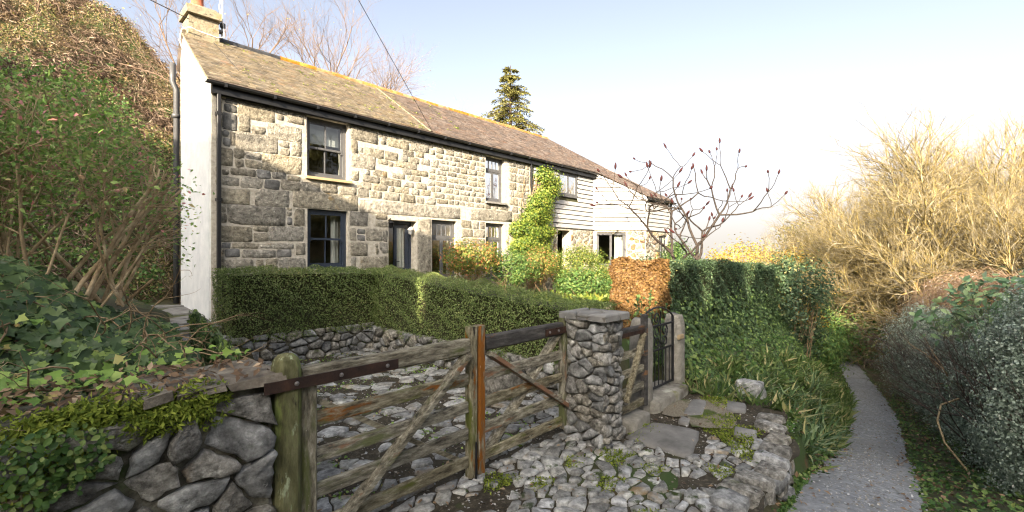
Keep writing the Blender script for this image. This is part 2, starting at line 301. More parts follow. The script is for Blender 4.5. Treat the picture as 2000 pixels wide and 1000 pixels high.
L_blade = LEAF('catkin', [(0, (.17, .13, .05)), (.6, (.32, .25, .11)), (1, (.24, .24, .07))], trans=.3)
L_grit = LEAF('grit', [(0, (.10, .085, .065)), (.5, (.22, .20, .165)), (1, (.42, .40, .35))], trans=0, rough=.9, spec=.2)
fluff_m = LEAF('clematis_fluff', [(0, (.30, .27, .24)), (1, (.55, .52, .48))], trans=.3, rough=.9)
seed_m = M('sumac_cone', [(.3, (.02, .006, .007)), (.7, (.06, .014, .012))], scale=20, bump=.8, bscale=80)

# leaf templates: x across, y along, z normal
T_LEAF = (np.array([(0, 0, 0), (.26, .42, .08), (0, 1, -.06), (-.26, .42, .08)]), np.array([(0, 1, 2), (0, 2, 3)]))
T_ROUND = (np.array([(0, 0, 0), (.40, .45, .10), (0, .95, -.04), (-.40, .45, .10)]), np.array([(0, 1, 2), (0, 2, 3)]))
T_NEEDLE = (np.array([(0, 0, 0), (.10, .4, .03), (0, 1, -.05), (-.10, .4, .03)]), np.array([(0, 1, 2), (0, 2, 3)]))
T_LONG = (np.array([(0, 0, 0), (.17, .3, .05), (.15, .65, .03), (0, 1, -.10), (-.15, .65, .03), (-.17, .3, .05), (0, .5, -.02)]), np.array([(6, 0, 1), (6, 1, 2), (6, 2, 3), (6, 3, 4), (6, 4, 5), (6, 5, 0)]))
T_OVAL = (np.array([(0, 0, 0), (.24, .22, .07), (.33, .52, .09), (.17, .84, .03), (0, 1, -.05), (-.17, .84, .03), (-.33, .52, .09), (-.24, .22, .07), (0, .5, 0)]), np.array([(8, k, (k + 1) % 8) for k in range(8)]))
T_IVY = (np.array([(0, .28, -.04), (0, 0, 0), (.24, -.12, .0), (.33, .10, .05), (.58, .22, -.02), (.30, .44, .06), (0, 1.0, -.08), (-.30, .44, .06), (-.58, .22, -.02), (-.33, .10, .05), (-.24, -.12, .0)]),
         np.array([(0, k, k + 1) for k in range(1, 10)] + [(0, 10, 1)]))
RG = np.random.default_rng(11)
def unit(a): return a / (np.linalg.norm(a, axis=-1, keepdims=True) + 1e-9)
def scatter(name, tm, P, N, size, mat, parent=None, kind=None, rng=RG, along=None, rnd=None, loc=None, width=1.0):
    P = np.asarray(P, float); n = len(P); N = unit(np.asarray(N, float))
    t = rng.normal(size=(n, 3)) if along is None else np.asarray(along, float)
    t = unit(t - (t * N).sum(1, keepdims=True) * N); b = np.cross(t, N)
    s = np.broadcast_to(np.asarray(size, float), (n,))[:, None, None]
    tv, tf = tm
    V = P[:, None, :] + s * (width * tv[None, :, 0:1] * b[:, None, :] + tv[None, :, 1:2] * t[:, None, :] + tv[None, :, 2:3] * N[:, None, :])
    k = len(tv); F = (tf[None] + (np.arange(n) * k)[:, None, None]).reshape(-1, 3)
    if rnd is None: rnd = rng.random(n)
    return mk(name, V.reshape(-1, 3), F, mat, parent, False, np.repeat(rnd, len(tf)), kind, loc)
def seg_mesh(name, segs, mat, parent=None, n=3, kind=None, loc=None, smooth=True):
    S = np.asarray(segs, float); a = S[:, 0:3]; b = S[:, 3:6]; ra = S[:, 6:7]; rb = S[:, 7:8]
    d = unit(b - a); h = np.where(np.abs(d[:, 2:3]) < .9, np.array([[0, 0, 1.0]]), np.array([[1.0, 0, 0]]))
    x = unit(np.cross(d, h)); y = np.cross(d, x); m = len(S)
    V = np.zeros((m, 2 * n, 3))
    for k in range(n):
        c, s_ = math.cos(2 * math.pi * k / n), math.sin(2 * math.pi * k / n)
        V[:, k] = a + ra * (c * x + s_ * y); V[:, n + k] = b + rb * (c * x + s_ * y)
    f = np.array([(k, (k + 1) % n, n + (k + 1) % n, n + k) for k in range(n)])
    F = (f[None] + (np.arange(m) * 2 * n)[:, None, None]).reshape(-1, 4)
    return mk(name, V.reshape(-1, 3), F, mat, parent, smooth, np.repeat(RG.random(m), n), kind, loc)
def grow(rng, p, d, ln, r, lv, mx, segs, tips, steps=4, wob=.18, up=.05, kids=(2, 4), spread=.7, shrink=.62, rs=.6, droop=0, lo=.25):
    p = np.array(p, float); d = unit(np.array(d, float)); st = ln / steps
    for k in range(steps):
        d = unit(d + rng.normal(size=3) * wob + np.array((0, 0, up - droop)))
        q = p + d * st; r1 = r * (1 - .45 * (k + 1) / steps) if lv < mx else r * (1 - .8 * (k + 1) / steps)
        r0 = r * (1 - .45 * k / steps) if lv < mx else r * (1 - .8 * k / steps)
        segs[lv].append((*p, *q, r0, r1)); p = q
        if lv < mx and (k + 1) / steps > lo:
            for _ in range(rng.integers(kids[0], kids[1]) if k < steps - 1 else kids[1]):
                ax = unit(np.cross(d, rng.normal(size=3))); a = rng.uniform(.5, 1.15) * spread
                grow(rng, p, d * math.cos(a) + ax * math.sin(a), ln * shrink * rng.uniform(.7, 1.2), r1 * rs * rng.uniform(.8, 1.1), lv + 1, mx, segs, tips, max(2, steps - (lv > 1)), wob, up, kids, spread, shrink, rs, droop, lo)
    if lv >= mx: tips.append((*p, *d))
def ellip(n, c, r, rng=RG, shell=.6, zmin=None):
    d = unit(rng.normal(size=(n, 3))); k = rng.uniform(shell ** 3, 1, n) ** (1 / 3)
    P = np.array(c) + d * k[:, None] * np.array(r); N = unit(d / np.array(r))
    if zmin is not None:
        m = P[:, 2] > zmin; P, N = P[m], N[m]
    return P, N
def lumpy(P, N, amp, sc, c=(0, 0, 0)):
    k = np.array([mnoise.noise(Vector(((p - c) * sc).tolist())) for p in P]) if len(P) < 60000 else np.zeros(len(P))
    return P + N * (k * amp)[:, None]
def clumped(n, c, r, nc, cr, rng=RG, zmin=None, shell=.55):
    """leaf points gathered in clumps spread through an ellipsoid, so gaps stay between them"""
    C, CN = ellip(nc, c, r, rng, shell); i = rng.integers(0, nc, n)
    P = C[i] + rng.normal(size=(n, 3)) * cr; N = unit(CN[i] + rng.normal(size=(n, 3)) * .6 + (P - C[i]) / cr * .5)
    if zmin is not None:
        m = P[:, 2] > zmin; P, N = P[m], N[m]
    return P, N

# ---------------------------------------------------------------- stones
def vor(rng, w, h, size, asp=1.0, relax=2, drop=.22):
    """relaxed Voronoi cells (convex polygons) in a w x h rectangle"""
    sx, sy = size * math.sqrt(asp), size / math.sqrt(asp)
    nx, ny = max(1, round(w / sx)), max(1, round(h / sy))
    P = np.array([((i + .5 + .5 * (j % 2) - .25 + rng.uniform(-.46, .46)) * w / nx, (j + .5 + rng.uniform(-.46, .46)) * h / ny) for j in range(ny) for i in range(nx)])
    P = P[[i for i in range(len(P)) if rng.random() > drop]] if len(P) > 12 else P
    P[:, 0] = np.clip(P[:, 0], .02 * w / nx, w - .02 * w / nx)
    Q = P * np.array([1 / asp, 1.0])
    def cells():
        out = []
        for i in range(len(P)):
            poly = [(0, 0), (w, 0), (w, h), (0, h)]
            d2 = ((Q - Q[i]) ** 2).sum(1); order = np.argsort(d2)[1:22]
            for j in order:
                mx, my = (P[i] + P[j]) / 2; nxv, nyv = (P[j][0] - P[i][0]) / asp ** 2, P[j][1] - P[i][1]
                new = []; m = len(poly)
                for k in range(m):
                    a, b = poly[k], poly[(k + 1) % m]
                    da = (a[0] - mx) * nxv + (a[1] - my) * nyv; db = (b[0] - mx) * nxv + (b[1] - my) * nyv
                    if da <= 0: new.append(a)
                    if da * db < 0: t = da / (da - db); new.append((a[0] + t * (b[0] - a[0]), a[1] + t * (b[1] - a[1])))
                poly = new
                if len(poly) < 3: break
            out.append(poly)
        return out
    for _ in range(max(0, relax - 2)):
        C = cells()
        for i, c in enumerate(C):
            if len(c) >= 3: P[i] = P[i] * .5 + np.mean(c, axis=0) * .5
        Q = P * np.array([1 / asp, 1.0])
    return [np.array(c) for c in cells() if len(c) >= 3]
def stone(rng, poly, gap, hgt, T, rings=3, nseg=10, rough=.12, back=.03, tilt=.12, soft=.10):
    """one stone: the cell polygon drawn in by the joint, rounded, domed and chipped; T maps (a, b, height) to the scene"""
    rng = np.random.default_rng(rng.getrandbits(32)); c = poly.mean(0)
    seg = np.linalg.norm(np.roll(poly, -1, 0) - poly, axis=1); cum = np.concatenate([[0], np.cumsum(seg)])
    per = cum[-1]; area_r = math.sqrt(max(1e-6, .5 * abs(np.dot(poly[:, 0], np.roll(poly[:, 1], -1)) - np.dot(poly[:, 1], np.roll(poly[:, 0], -1)))) / math.pi)
    ts = (np.arange(nseg) + rng.uniform(0, 1)) / nseg * per
    px = np.interp(ts, cum, np.append(poly[:, 0], poly[0, 0])); py = np.interp(ts, cum, np.append(poly[:, 1], poly[0, 1]))
    R = np.stack([px, py], 1)
    for cn in poly:
        q = np.linalg.norm(R - cn, axis=1); j = int(np.argmin(q))
        if q[j] < per / nseg * .8: R[j] = cn
    R = (1 - 2 * soft) * R + soft * (np.roll(R, 1, 0) + np.roll(R, -1, 0)); e = R - c; l = np.linalg.norm(e, axis=1, keepdims=True)
    R = c + e * np.maximum(.35, (l - gap / 2) / (l + 1e-9)) * (1 + rng.uniform(-rough, rough, (nseg, 1)) * .5)
    V = []; F = []
    tx, ty = rng.uniform(-tilt, tilt, 2)
    prof = [(1.0, -back), (1.0, hgt * .45), (.86, hgt * .92)] + [(.86 * (1 - (k + 1) / rings), hgt * (1.02 + .05 * k)) for k in range(rings - 1)]
    prof = [(1.0, -back)] + ([(1.0, hgt * .45), (.90, hgt * .92), (.5, hgt * 1.0)] if rings >= 3 else [(.99, hgt * .62), (.88, hgt * .97)])
    if rings >= 4: prof = [(1.0, -back), (1.0, hgt * .35), (.96, hgt * .75), (.86, hgt * .95), (.55, hgt * 1.0), (.25, hgt * 1.02)]
    for f, z in prof:
        for k in range(nseg):
            q = c + (R[k] - c) * f
            zz = z + (0 if z < 0 else (rng.uniform(-1, 1) * rough * hgt * .5 + (q[0] - c[0]) * tx + (q[1] - c[1]) * ty))
            V.append(T(q[0], q[1], zz))
    V.append(T(c[0], c[1], hgt * 1.05)); m = len(prof)
    for j in range(m - 1):
        for k in range(nseg): F.append((j * nseg + k, j * nseg + (k + 1) % nseg, (j + 1) * nseg + (k + 1) % nseg, (j + 1) * nseg + k))
    F += [((m - 1) * nseg + k, (m - 1) * nseg + (k + 1) % nseg, m * nseg) for k in range(nseg)]
    return V, F
def block(rng, s0, s1, z0, z1, T, proud=.04, rnd=.018, amp=.012, cell=.11):
    """one squared wall stone: narrow worn arris round a rough split face"""
    w_, h_ = s1 - s0, z1 - z0; nx = int(min(5, max(1, round(w_ / cell)))); nz = int(min(3, max(1, round(h_ / cell))))
    ea, eb_ = min(.16, .018 / w_), min(.2, .018 / h_)
    A = [0] + [ea + (1 - 2 * ea) * i / nx for i in range(nx + 1)] + [1]; B = [0] + [eb_ + (1 - 2 * eb_) * j / nz for j in range(nz + 1)] + [1]
    nx, nz = len(A) - 1, len(B) - 1
    V = []; F = []; sk = [rng.uniform(-.5, .5) * min(.03, h_ * .14) for _ in range(4)]; cut = rng.choice([0, 0, 1, 2, 3, 4]); cs_ = rng.uniform(.1, .3)
    tilt = rng.uniform(-.3, .3) * proud
    for j in range(nz + 1):
        for i in range(nx + 1):
            a, b = A[i], B[j]; ed = i in (0, nx) or j in (0, nz)
            s = s0 + a * w_ + sk[0] * b + sk[1] * (1 - b); z = z0 + b * h_ + sk[2] * a + sk[3] * (1 - a)
            ca, cb = (a if cut in (1, 2) else 1 - a), (b if cut in (1, 3) else 1 - b)
            if cut and ca * w_ + cb * h_ < cs_ * h_: k = (cs_ * h_ - ca * w_ - cb * h_) * .5; s += k * (1 if cut in (1, 2) else -1); z += k * (1 if cut in (1, 3) else -1)
            s += rng.uniform(-1, 1) * amp * .45; z += rng.uniform(-1, 1) * amp * .45
            if i in (0, nx) and j in (0, nz): s -= (a - .5) * 2 * rnd * .6; z -= (b - .5) * 2 * rnd * .6
            V.append(T(s, (proud * .15 if ed else proud * (.8 + .35 * rng.random()) + tilt * (b - .5) * 2), z))
    idx = lambda i, j: j * (nx + 1) + i
    for j in range(nz):
        for i in range(nx): F.append((idx(i, j), idx(i + 1, j), idx(i + 1, j + 1), idx(i, j + 1)))
    rim = [idx(i, 0) for i in range(nx)] + [idx(nx, j) for j in range(nz)] + [idx(i, nz) for i in range(nx, 0, -1)] + [idx(0, j) for j in range(nz, 0, -1)]
    k0 = len(V)
    for i in rim:
        j, i2 = divmod(i, nx + 1); V.append(T(s0 + A[i2] * w_, -.03, z0 + B[j] * h_))
    m = len(rim)
    for k in range(m): F.append((rim[k], k0 + k, k0 + (k + 1) % m, rim[(k + 1) % m]))
    return V, F
def courses(rng, s0, s1, z0, z1, hr, wr, holes, gap=.03):
    """coursed stones filling a rectangle round the holes (s0, s1, z0, z1)"""
    out = []; z = z0
    while z < z1 - hr[0] * .6:
        h = rng.uniform(*hr)
        if z + h > z1 - hr[0] * .5: h = z1 - z
        iv = [(s0, s1)]
        for a, b, c, d in holes:
            if c < z + h - .025 and d > z + .025:
                nv = []
                for x, y in iv:
                    if b <= x or a >= y: nv.append((x, y)); continue
                    if a > x: nv.append((x, a))
                    if b < y: nv.append((b, y))
                iv = nv
        for x, y in iv:
            while y - x > .07:
                ww = rng.uniform(*wr)
                if y - x - ww < wr[0] * .7: ww = y - x
                out.append((x + gap / 2, x + ww - gap / 2, z + gap / 2 + rng.uniform(-.008, .008), z + h - gap / 2 + rng.uniform(-.008, .008))); x += ww
        z += h
    return out
def wall_cells(mb, s0, s1, z0, z1, d0, d1, holes, T=ID):
    """a wall slab with openings (only its outer faces)"""
    S = sorted({s0, s1, *[h[k] for h in holes for k in (0, 1)]}); Z = sorted({z0, z1, *[h[k] for h in holes for k in (2, 3)]})
    S = [x for x in S if s0 <= x <= s1]; Z = [x for x in Z if z0 <= x <= z1]
    def solid(i, j):
        if i < 0 or j < 0 or i >= len(S) - 1 or j >= len(Z) - 1: return False
        a, b = (S[i] + S[i + 1]) / 2, (Z[j] + Z[j + 1]) / 2
        return not any(h[0] < a < h[1] and h[2] < b < h[3] for h in holes)
    for i in range(len(S) - 1):
        for j in range(len(Z) - 1):
            if not solid(i, j): continue
            a, b, c, d = S[i], S[i + 1], Z[j], Z[j + 1]
            q = lambda *p: mb.add([T(*x) for x in p], [(0, 1, 2, 3)])
            q((a, d1, c), (b, d1, c), (b, d1, d), (a, d1, d)); q((b, d0, c), (a, d0, c), (a, d0, d), (b, d0, d))
            if not solid(i - 1, j): q((a, d0, c), (a, d1, c), (a, d1, d), (a, d0, d))
            if not solid(i + 1, j): q((b, d1, c), (b, d0, c), (b, d0, d), (b, d1, d))
            if not solid(i, j - 1): q((a, d0, c), (b, d0, c), (b, d1, c), (a, d1, c))
            if not solid(i, j + 1): q((a, d1, d), (b, d1, d), (b, d0, d), (a, d0, d))

# ---------------------------------------------------------------- ground
PU = [-60, -12, -2.4, .5, 1.9, 4, 6.27, 10.87, 15.8, 24.7, 34, 60, 200, 3000]
PZ = [2, .6, .0, -.03, -.20, -.68, -1.23, -1.79, -2.33, -3.05, -4.2, -8, -20, -60]
PVV = [10.3, 10.2, 10.1, 9.82, 9.70, 9.57, 9.45, 9.05, 8.28, 6.6, 3.5, -8, -60, -900]
def smooth(x): x = np.clip(x, 0, 1); return x * x * (3 - 2 * x)
def bank_edge(v): return np.interp(v, [-6, -2.4, 0, 2.8, 7.1, 7.6], [-1.3, -1.05, -1.0, -1.05, -1.62, -1.62])
def nz2(u, v, s, seed=0):
    return np.sin(u * s + 1.3 + seed) * np.cos(v * s * 1.13 - .7 + seed) + .5 * np.sin(u * s * 2.3 + v * s * 1.7 + seed) + .25 * np.cos(u * s * 4.9 - v * s * 5.3 + 2 * seed)
def gz(u, v):
    u = np.asarray(u, float); v = np.asarray(v, float)
    pz = np.interp(u, PU, PZ); pv = np.interp(u, PU, PVV); d = pv - v
    # house side plateau
    plat = np.full(u.shape, .40)
    yard = (v > 2.22) & (u < 2.2) & (u > -1.7) & (v < 7.3)
    plat = np.where(yard, 0.0, plat)
    fore = (v >= 7.3) & (u < 3.3)
    plat = np.where(fore, np.interp(u, [1.5, 3.3], [0, .06]), plat)
    plat = np.where((v >= 7.3) & (u >= 3.3), .28, plat)
    plat = plat - np.clip((u - 13) * .03, 0, 1.2) - np.clip((u - 30) * .1, 0, 30)
    side = (u > -1.3) & (u < 0) & (v < 2.55)
    plat = np.where(side, .36 + np.clip(2.4 - v, 0, 9) * .055, plat)
    # bank at the left
    be = bank_edge(v); k = be - u
    bank = 1.0 * smooth(k / .12) + .34 * smooth((k - .15) / 1.0) + np.clip(k - 1.2, 0, 6) * .10
    bank = np.where((v < 7.12), np.minimum(bank, 1.0 + .9 * smooth((7.12 - v) / 1.3)), 0)
    plat = np.where((k > 0) & (v < 7.12), np.maximum(plat, bank), plat)
    # hill behind
    top = np.interp(u, [-60, -30, -8, -3, -.8, .9, 2, 5, 12, 25, 60], [18, 15, 13.2, 12.4, 10.7, 8.6, 7.0, 4.6, 2.2, .5, -8])
    hz = .55 + np.clip(-(v + 2.9), 0, 40) * 1.12
    hz = np.minimum(hz, top + np.clip(-(v + 10), 0, 30) * .05)
    hz = hz + .22 * nz2(u, v, .9) * smooth((-v - 3) / 2)
    plat = np.where(v < -2.9, np.maximum(hz, plat), plat)
    # slope from the plateau to the path
    t = np.where(u < 3.2, smooth((d - .52) / .05), smooth((d - .55) / 1.5))
    h = np.where(d < .5, pz, pz + (plat - pz) * t)
    h = np.where(d < -.5, pz + smooth((-d - .5) / .8) * .12 - np.clip(-d - 3.0, 0, 20) * .16, h)
    h = h - .03 * (np.abs(d) < .8)
    far = np.hypot(u, v)
    return np.where(far > 400, np.minimum(h, 1.7 - far * .012), h)
fine_u = np.arange(-14, 26.01, .18); fine_v = np.arange(-16, 20.01, .18)
ge = lambda n: np.cumsum(.3 * 1.19 ** np.arange(n))
gu = np.concatenate([-14 - ge(42)[::-1], fine_u, 26 + ge(42)]); gv = np.concatenate([-16 - ge(42)[::-1], fine_v, 20 + ge(42)])
UU, VV = np.meshgrid(gu, gv, indexing='ij'); ZZ = gz(UU, VV)
def grid_faces(nu, nv):
    i, j = np.meshgrid(np.arange(nu - 1), np.arange(nv - 1), indexing='ij'); a = (i * nv + j).ravel()
    return np.stack([a, a + nv, a + nv + 1, a + 1], 1)
mk('ground', np.stack([UU, VV, ZZ], -1).reshape(-1, 3), grid_faces(len(gu), len(gv)), ground_m, kind='structure', smooth=True)
# worn lane
pu = np.arange(-8, 30, .12); offs = np.linspace(-1, 1, 9)
pvv = np.interp(pu, PU, PVV); pvv = np.convolve(np.pad(pvv, 8, mode='edge'), np.ones(17) / 17, 'valid'); hw = np.interp(pu, [-8, 0, 4, 9, 30], [.52, .41, .40, .36, .34])
PV_ = []
for k, u0 in enumerate(pu):
    for o in offs:
        wv = hw[k] * (1 + .04 * math.sin(u0 * 1.3 + (o > 0) * 2)) * o
        ed = (.07 * mnoise.noise(Vector((u0 * 1.9, o * 3, 1))) + .05 * mnoise.noise(Vector((u0 * 5.1, o * 3, 7)))) * (abs(o) > .9)
        PV_.append((u0, pvv[k] + wv + ed, np.interp(u0, PU, PZ) + .03 - .035 * o * o))
mk('path', PV_, grid_faces(len(pu), len(offs)), tarmac, kind='structure', smooth=True)
# unseen ridge added behind the camera, crest shaped to shade house and garden
TQ = (.885, -.466); RW = (.465, .885)
ws = np.arange(-26, 30, .1); QC = 14.0; qs = np.array([-44, -34, -27, -23, -21, -20.3, -20, -19.7, -19, -17.5, -15.5]) + 20 - QC
Hw = np.interp(ws, [-30, -20, -16.2, -13.8, -10, -8.4, -6.2, -5.0, -4.3, -3.0, -1.9, -.7, .2, .9, 2.0, 5, 9.5, 12, 30], [9, 9, 8.4, 7.0, 5.5, 4.9, 4.62, 4.75, 3.9, 3.3, 2.55, 2.1, 1.7, 3.3, 3.9, 4.4, 4.6, 4.6, 5])
rgh = np.random.default_rng(5)
for wn, wd, dp in ((-3.4, .17, 2.2), (1.18, .18, 1.3), (2.3, .14, 1.1), (.75, .06, .5), (6.2, .2, 1.2), (3.3, .12, .9)): Hw = Hw - dp * np.exp(-((ws - wn) / wd) ** 2)  # notches in the crest let sun dapples through to the hedges
Hw = Hw + np.array([.03 * mnoise.noise(Vector((x * 1.1, 0, 3))) + (.07 if x > -5.5 else .02) * mnoise.noise(Vector((x * 3.3, 5, 3))) for x in ws])
HV = []
for k, w0 in enumerate(ws):
    top = 1.7 + Hw[k] + QC * .364
    for q in qs:
        f = np.interp(q - 20 + QC, [-44, -34, -27, -23, -21, -20, -19, -17.5, -15.5], [-.1, .45, .75, .92, .975, 1, .93, .5, -.08])
        HV.append((CU + q * TQ[0] + w0 * RW[0], CV + q * TQ[1] + w0 * RW[1], top * f))
mk('hill', HV, grid_faces(len(ws), len(qs)), shade_hill_m, kind='structure', smooth=True)

# unseen trunks added on the crest to throw dark columns on the house
def crest(wc, top, r, lab, name):
    u, v = CU - QC * TQ[0] + wc * RW[0], CV - QC * TQ[1] + wc * RW[1]; z1 = 1.7 + top + QC * .364
    mb = []; P = [(u + .05 * math.sin(k * 2.1), v + .05 * math.cos(k * 1.7), z1 - 3.2 + 3.2 * k / 6, r * (1.15 - .05 * k)) for k in range(7)]
    t = thing(name, lab, 'tree', (u, v, z1 - 3.2)); MB().tube([p[:3] for p in P], [p[3] for p in P], 8).build('trunk', bark_dark, t, True)
    MB().tube([(u, v, z1 - .7), (u + RW[0] * .35, v + RW[1] * .35, z1 - .45)], [r * .5, r * .3], 6).build('stub', bark_dark, t)
crest(-7.78, 5.62, .085, 'unseen trunk added on the crest to shade a column by the downpipe', 'shade_snag')
crest(-8.75, 5.35, .05, 'unseen short trunk added on the crest to shade a spike on the gable', 'shade_snag')

# ---------------------------------------------------------------- the cottage
rust_stone = M('rusty_stone', attr=True, cols=[(.34, (.12, .075, .045)), (.5, (.26, .17, .10)), (.66, (.38, .28, .18))], scale=9, bump=.9, bscale=30, rand=.3, patches=[((.12, .115, .105), 3, .55, .12)])
ST = [(0.07,0.25,4.74,4.85),(0.22,0.44,4.69,4.8),(0.2,0.42,4.52,4.67),(0.45,1.14,4.47,4.85),(1.16,1.37,4.7,4.81),(1.17,1.3,4.56,4.68),(1.38,1.73,4.56,4.83),(0.18,0.43,4.18,4.5),(0.45,0.66,4.19,4.52),(0.68,0.94,4.38,4.52),(0.69,0.95,4.19,4.36),(0.98,1.69,4.16,4.49),(0.18,0.29,4.02,4.15),(0.2,0.33,3.84,4.0),(0.31,0.4,3.87,4.14),(0.4,1.19,3.82,4.19),(1.21,1.42,4.0,4.15),(1.22,1.43,3.84,3.98),(1.47,1.69,3.86,4.19),(0.1,0.37,3.47,3.81),(0.37,0.56,3.63,3.83),(0.57,0.87,3.66,3.8),(0.58,0.88,3.48,3.64),(0.89,1.69,3.46,3.83),(0.07,0.16,4.48,4.71),(0.07,0.17,4.17,4.46),(0.08,0.17,3.85,4.15),(-0.08,-0.01,4.44,4.76),(-0.08,0.0,4.1,4.43),(-0.08,0.02,3.82,4.08),(-0.07,0.03,3.48,3.79),(0.18,0.3,3.28,3.39),(0.32,0.78,3.3,3.44),(0.79,1.06,3.3,3.48),(1.08,1.36,3.32,3.47),(1.38,1.65,3.34,3.51),(0.17,0.47,3.09,3.26),(0.5,0.9,3.07,3.28),(0.94,1.23,3.09,3.29),(1.25,1.65,3.1,3.31),(1.68,2.09,3.12,3.34),(2.12,2.49,3.13,3.36),(2.53,2.95,3.14,3.33),(0.12,0.67,2.72,3.03),(0.76,1.43,2.73,3.09),(1.49,2.99,2.76,3.13),(0.13,0.24,2.55,2.67),(0.12,0.25,2.35,2.53),(0.26,1.34,2.32,2.72),(1.38,1.48,2.68,2.73),(1.38,1.48,2.55,2.65),(1.39,1.49,2.35,2.53),(1.54,1.76,2.35,2.75),(0.13,0.7,1.99,2.3),(0.72,1.01,2.2,2.32),(0.73,1.01,2.0,2.18),(1.03,1.74,2.01,2.32),(0.17,0.32,1.85,1.97),(0.35,0.82,1.85,1.97),(0.86,1.52,1.85,1.97),(1.55,1.75,1.72,1.98),(0.23,0.49,1.67,1.84),(0.52,1.15,1.67,1.83),(1.17,1.47,1.67,1.84),(0.22,0.73,1.43,1.64),(0.78,0.92,1.49,1.63),(0.96,1.19,1.42,1.64),(1.21,1.77,1.41,1.66),(0.15,0.21,1.44,1.83),(2.79,3.26,2.41,2.75),(2.79,2.95,2.06,2.36),(2.98,3.19,2.23,2.35),(2.99,3.19,2.07,2.21),(2.82,3.26,1.71,2.03),(2.82,2.95,1.38,1.67),(-0.06,0.03,2.99,3.32),(-0.05,0.03,2.5,2.95),(-0.04,0.03,1.92,2.29),(-0.04,0.03,1.51,1.88),(2.82,3.53,4.47,4.88),(3.58,4.13,4.64,4.87),(4.18,4.63,4.66,4.9),(4.65,5.23,4.67,4.9),(3.6,3.77,4.49,4.68),(3.8,4.44,4.47,4.7),(4.46,5.07,4.48,4.7),(2.83,2.99,4.15,4.48),(3.01,3.13,4.18,4.32),(3.15,3.69,4.12,4.35),(3.73,4.11,4.12,4.34),(4.26,4.59,4.3,4.48),(4.63,4.91,4.33,4.5),(2.83,3.47,3.8,4.15),(3.53,3.81,3.99,4.12),(4.0,4.68,3.98,4.16),(4.18,4.4,4.14,4.33),(4.44,4.76,4.14,4.31),(4.8,5.1,4.15,4.32),(5.13,5.41,4.14,4.35),(2.84,3.03,3.51,3.75),(3.13,3.31,3.66,3.79),(3.39,3.79,3.67,3.83),(3.91,4.31,3.68,3.82),(4.23,4.51,3.83,3.99),(4.53,5.05,3.84,3.99),(3.13,3.58,3.49,3.66),(3.6,4.19,3.48,3.66),(4.27,4.59,3.5,3.64),(4.64,4.99,3.5,3.66),(4.39,4.82,3.68,3.82),(2.97,3.35,3.32,3.49),(3.42,3.81,3.32,3.49),(3.84,3.99,3.34,3.48),(4.01,4.44,3.33,3.49),(4.5,4.75,3.31,3.48),(4.8,5.13,3.33,3.49),(2.99,3.29,3.11,3.31),(3.29,3.63,3.13,3.31),(3.69,4.16,3.12,3.32),(4.19,4.63,3.1,3.31),(4.68,4.92,3.11,3.28),(4.96,5.31,3.11,3.3),(3.03,3.44,2.77,3.1),(2.79,3.47,2.39,2.74),(3.48,3.8,2.42,2.57),(2.8,2.96,2.05,2.35),(2.99,3.18,2.22,2.35),(3.0,3.19,2.06,2.2),(3.21,3.65,2.06,2.37),(3.66,3.8,2.07,2.36),(2.82,3.46,1.72,2.02),(3.47,3.55,1.91,2.01),(3.47,3.55,1.73,1.89),(3.58,3.81,1.77,2.04),(2.84,2.94,1.4,1.68),(3.07,3.81,1.39,1.69),(2.5,2.96,3.12,3.34),(3.48,3.8,2.6,2.76)]
rg = random.Random(3)
house = thing('cottage', 'long two storey granite cottage with slate roof, white gable end and boarded far wing', 'house', (0, 0, .38))
EAVE_V, RV, RZ = .20, -2.1, 6.73
def roof_z(v): return 5.03 + (EAVE_V - v) * (RZ - 5.03) / (EAVE_V - RV) if v < EAVE_V else 5.03 - (v - EAVE_V) * .66
WIN = dict(w1u=(1.80, 2.76, 3.46, 4.80), w1l=(1.81, 2.75, 1.40, 2.75), door=(3.83, 4.68, .40, 2.62), w2=(5.17, 6.06, 1.05, 2.70), w3l=(7.20, 8.02, 1.05, 2.72), w3u=(7.20, 8.02, 3.38, 4.79))
holes = list(WIN.values()); WEND = 9.45
mb = MB(); wall_cells(mb, 0, WEND, .1, 4.98, -.5, 0, holes); mb.build('front_wall', mortar, house)
# gable end: white pebbledash
mb = MB(); g = [(0, .0), (0, -2.38)]
gp = [(-.035, -.045, .1), (-.035, -2.38, .1), (-.035, -2.38, 6.5), (-.035, RV, RZ - .04), (-.035, -.045, roof_z(0) - .10)]
gi = [(.25, b, c) for a, b, c in gp]
mb.add(gp + gi, [(0, 1, 2, 3, 4), (9, 8, 7, 6, 5)] + [(k, k + 5, (k + 1) % 5 + 5, (k + 1) % 5) for k in range(5)])
mb.build('gable_wall', pebbledash, house)
mb = MB(); mb.box(.26, 17, -2.38, -2.2, .1, 5.9); mb.build('rear_wall', interior, house)
mb = MB(); mb.box(.27, 13.1, -2.15, -.52, 2.82, 2.98); mb.box(.27, 13.1, -2.15, -.52, .3, .4); mb.box(3.2, 3.3, -2.15, -.52, .41, 2.8); mb.box(6.5, 6.6, -2.15, -.52, .41, 2.8); mb.box(10.2, 10.3, -2.1, -.52, .41, 5.2); mb.box(4.9, 5, -2.1, -.52, 2.99, 5.2)
mb.build('inner_floor', interior, house)
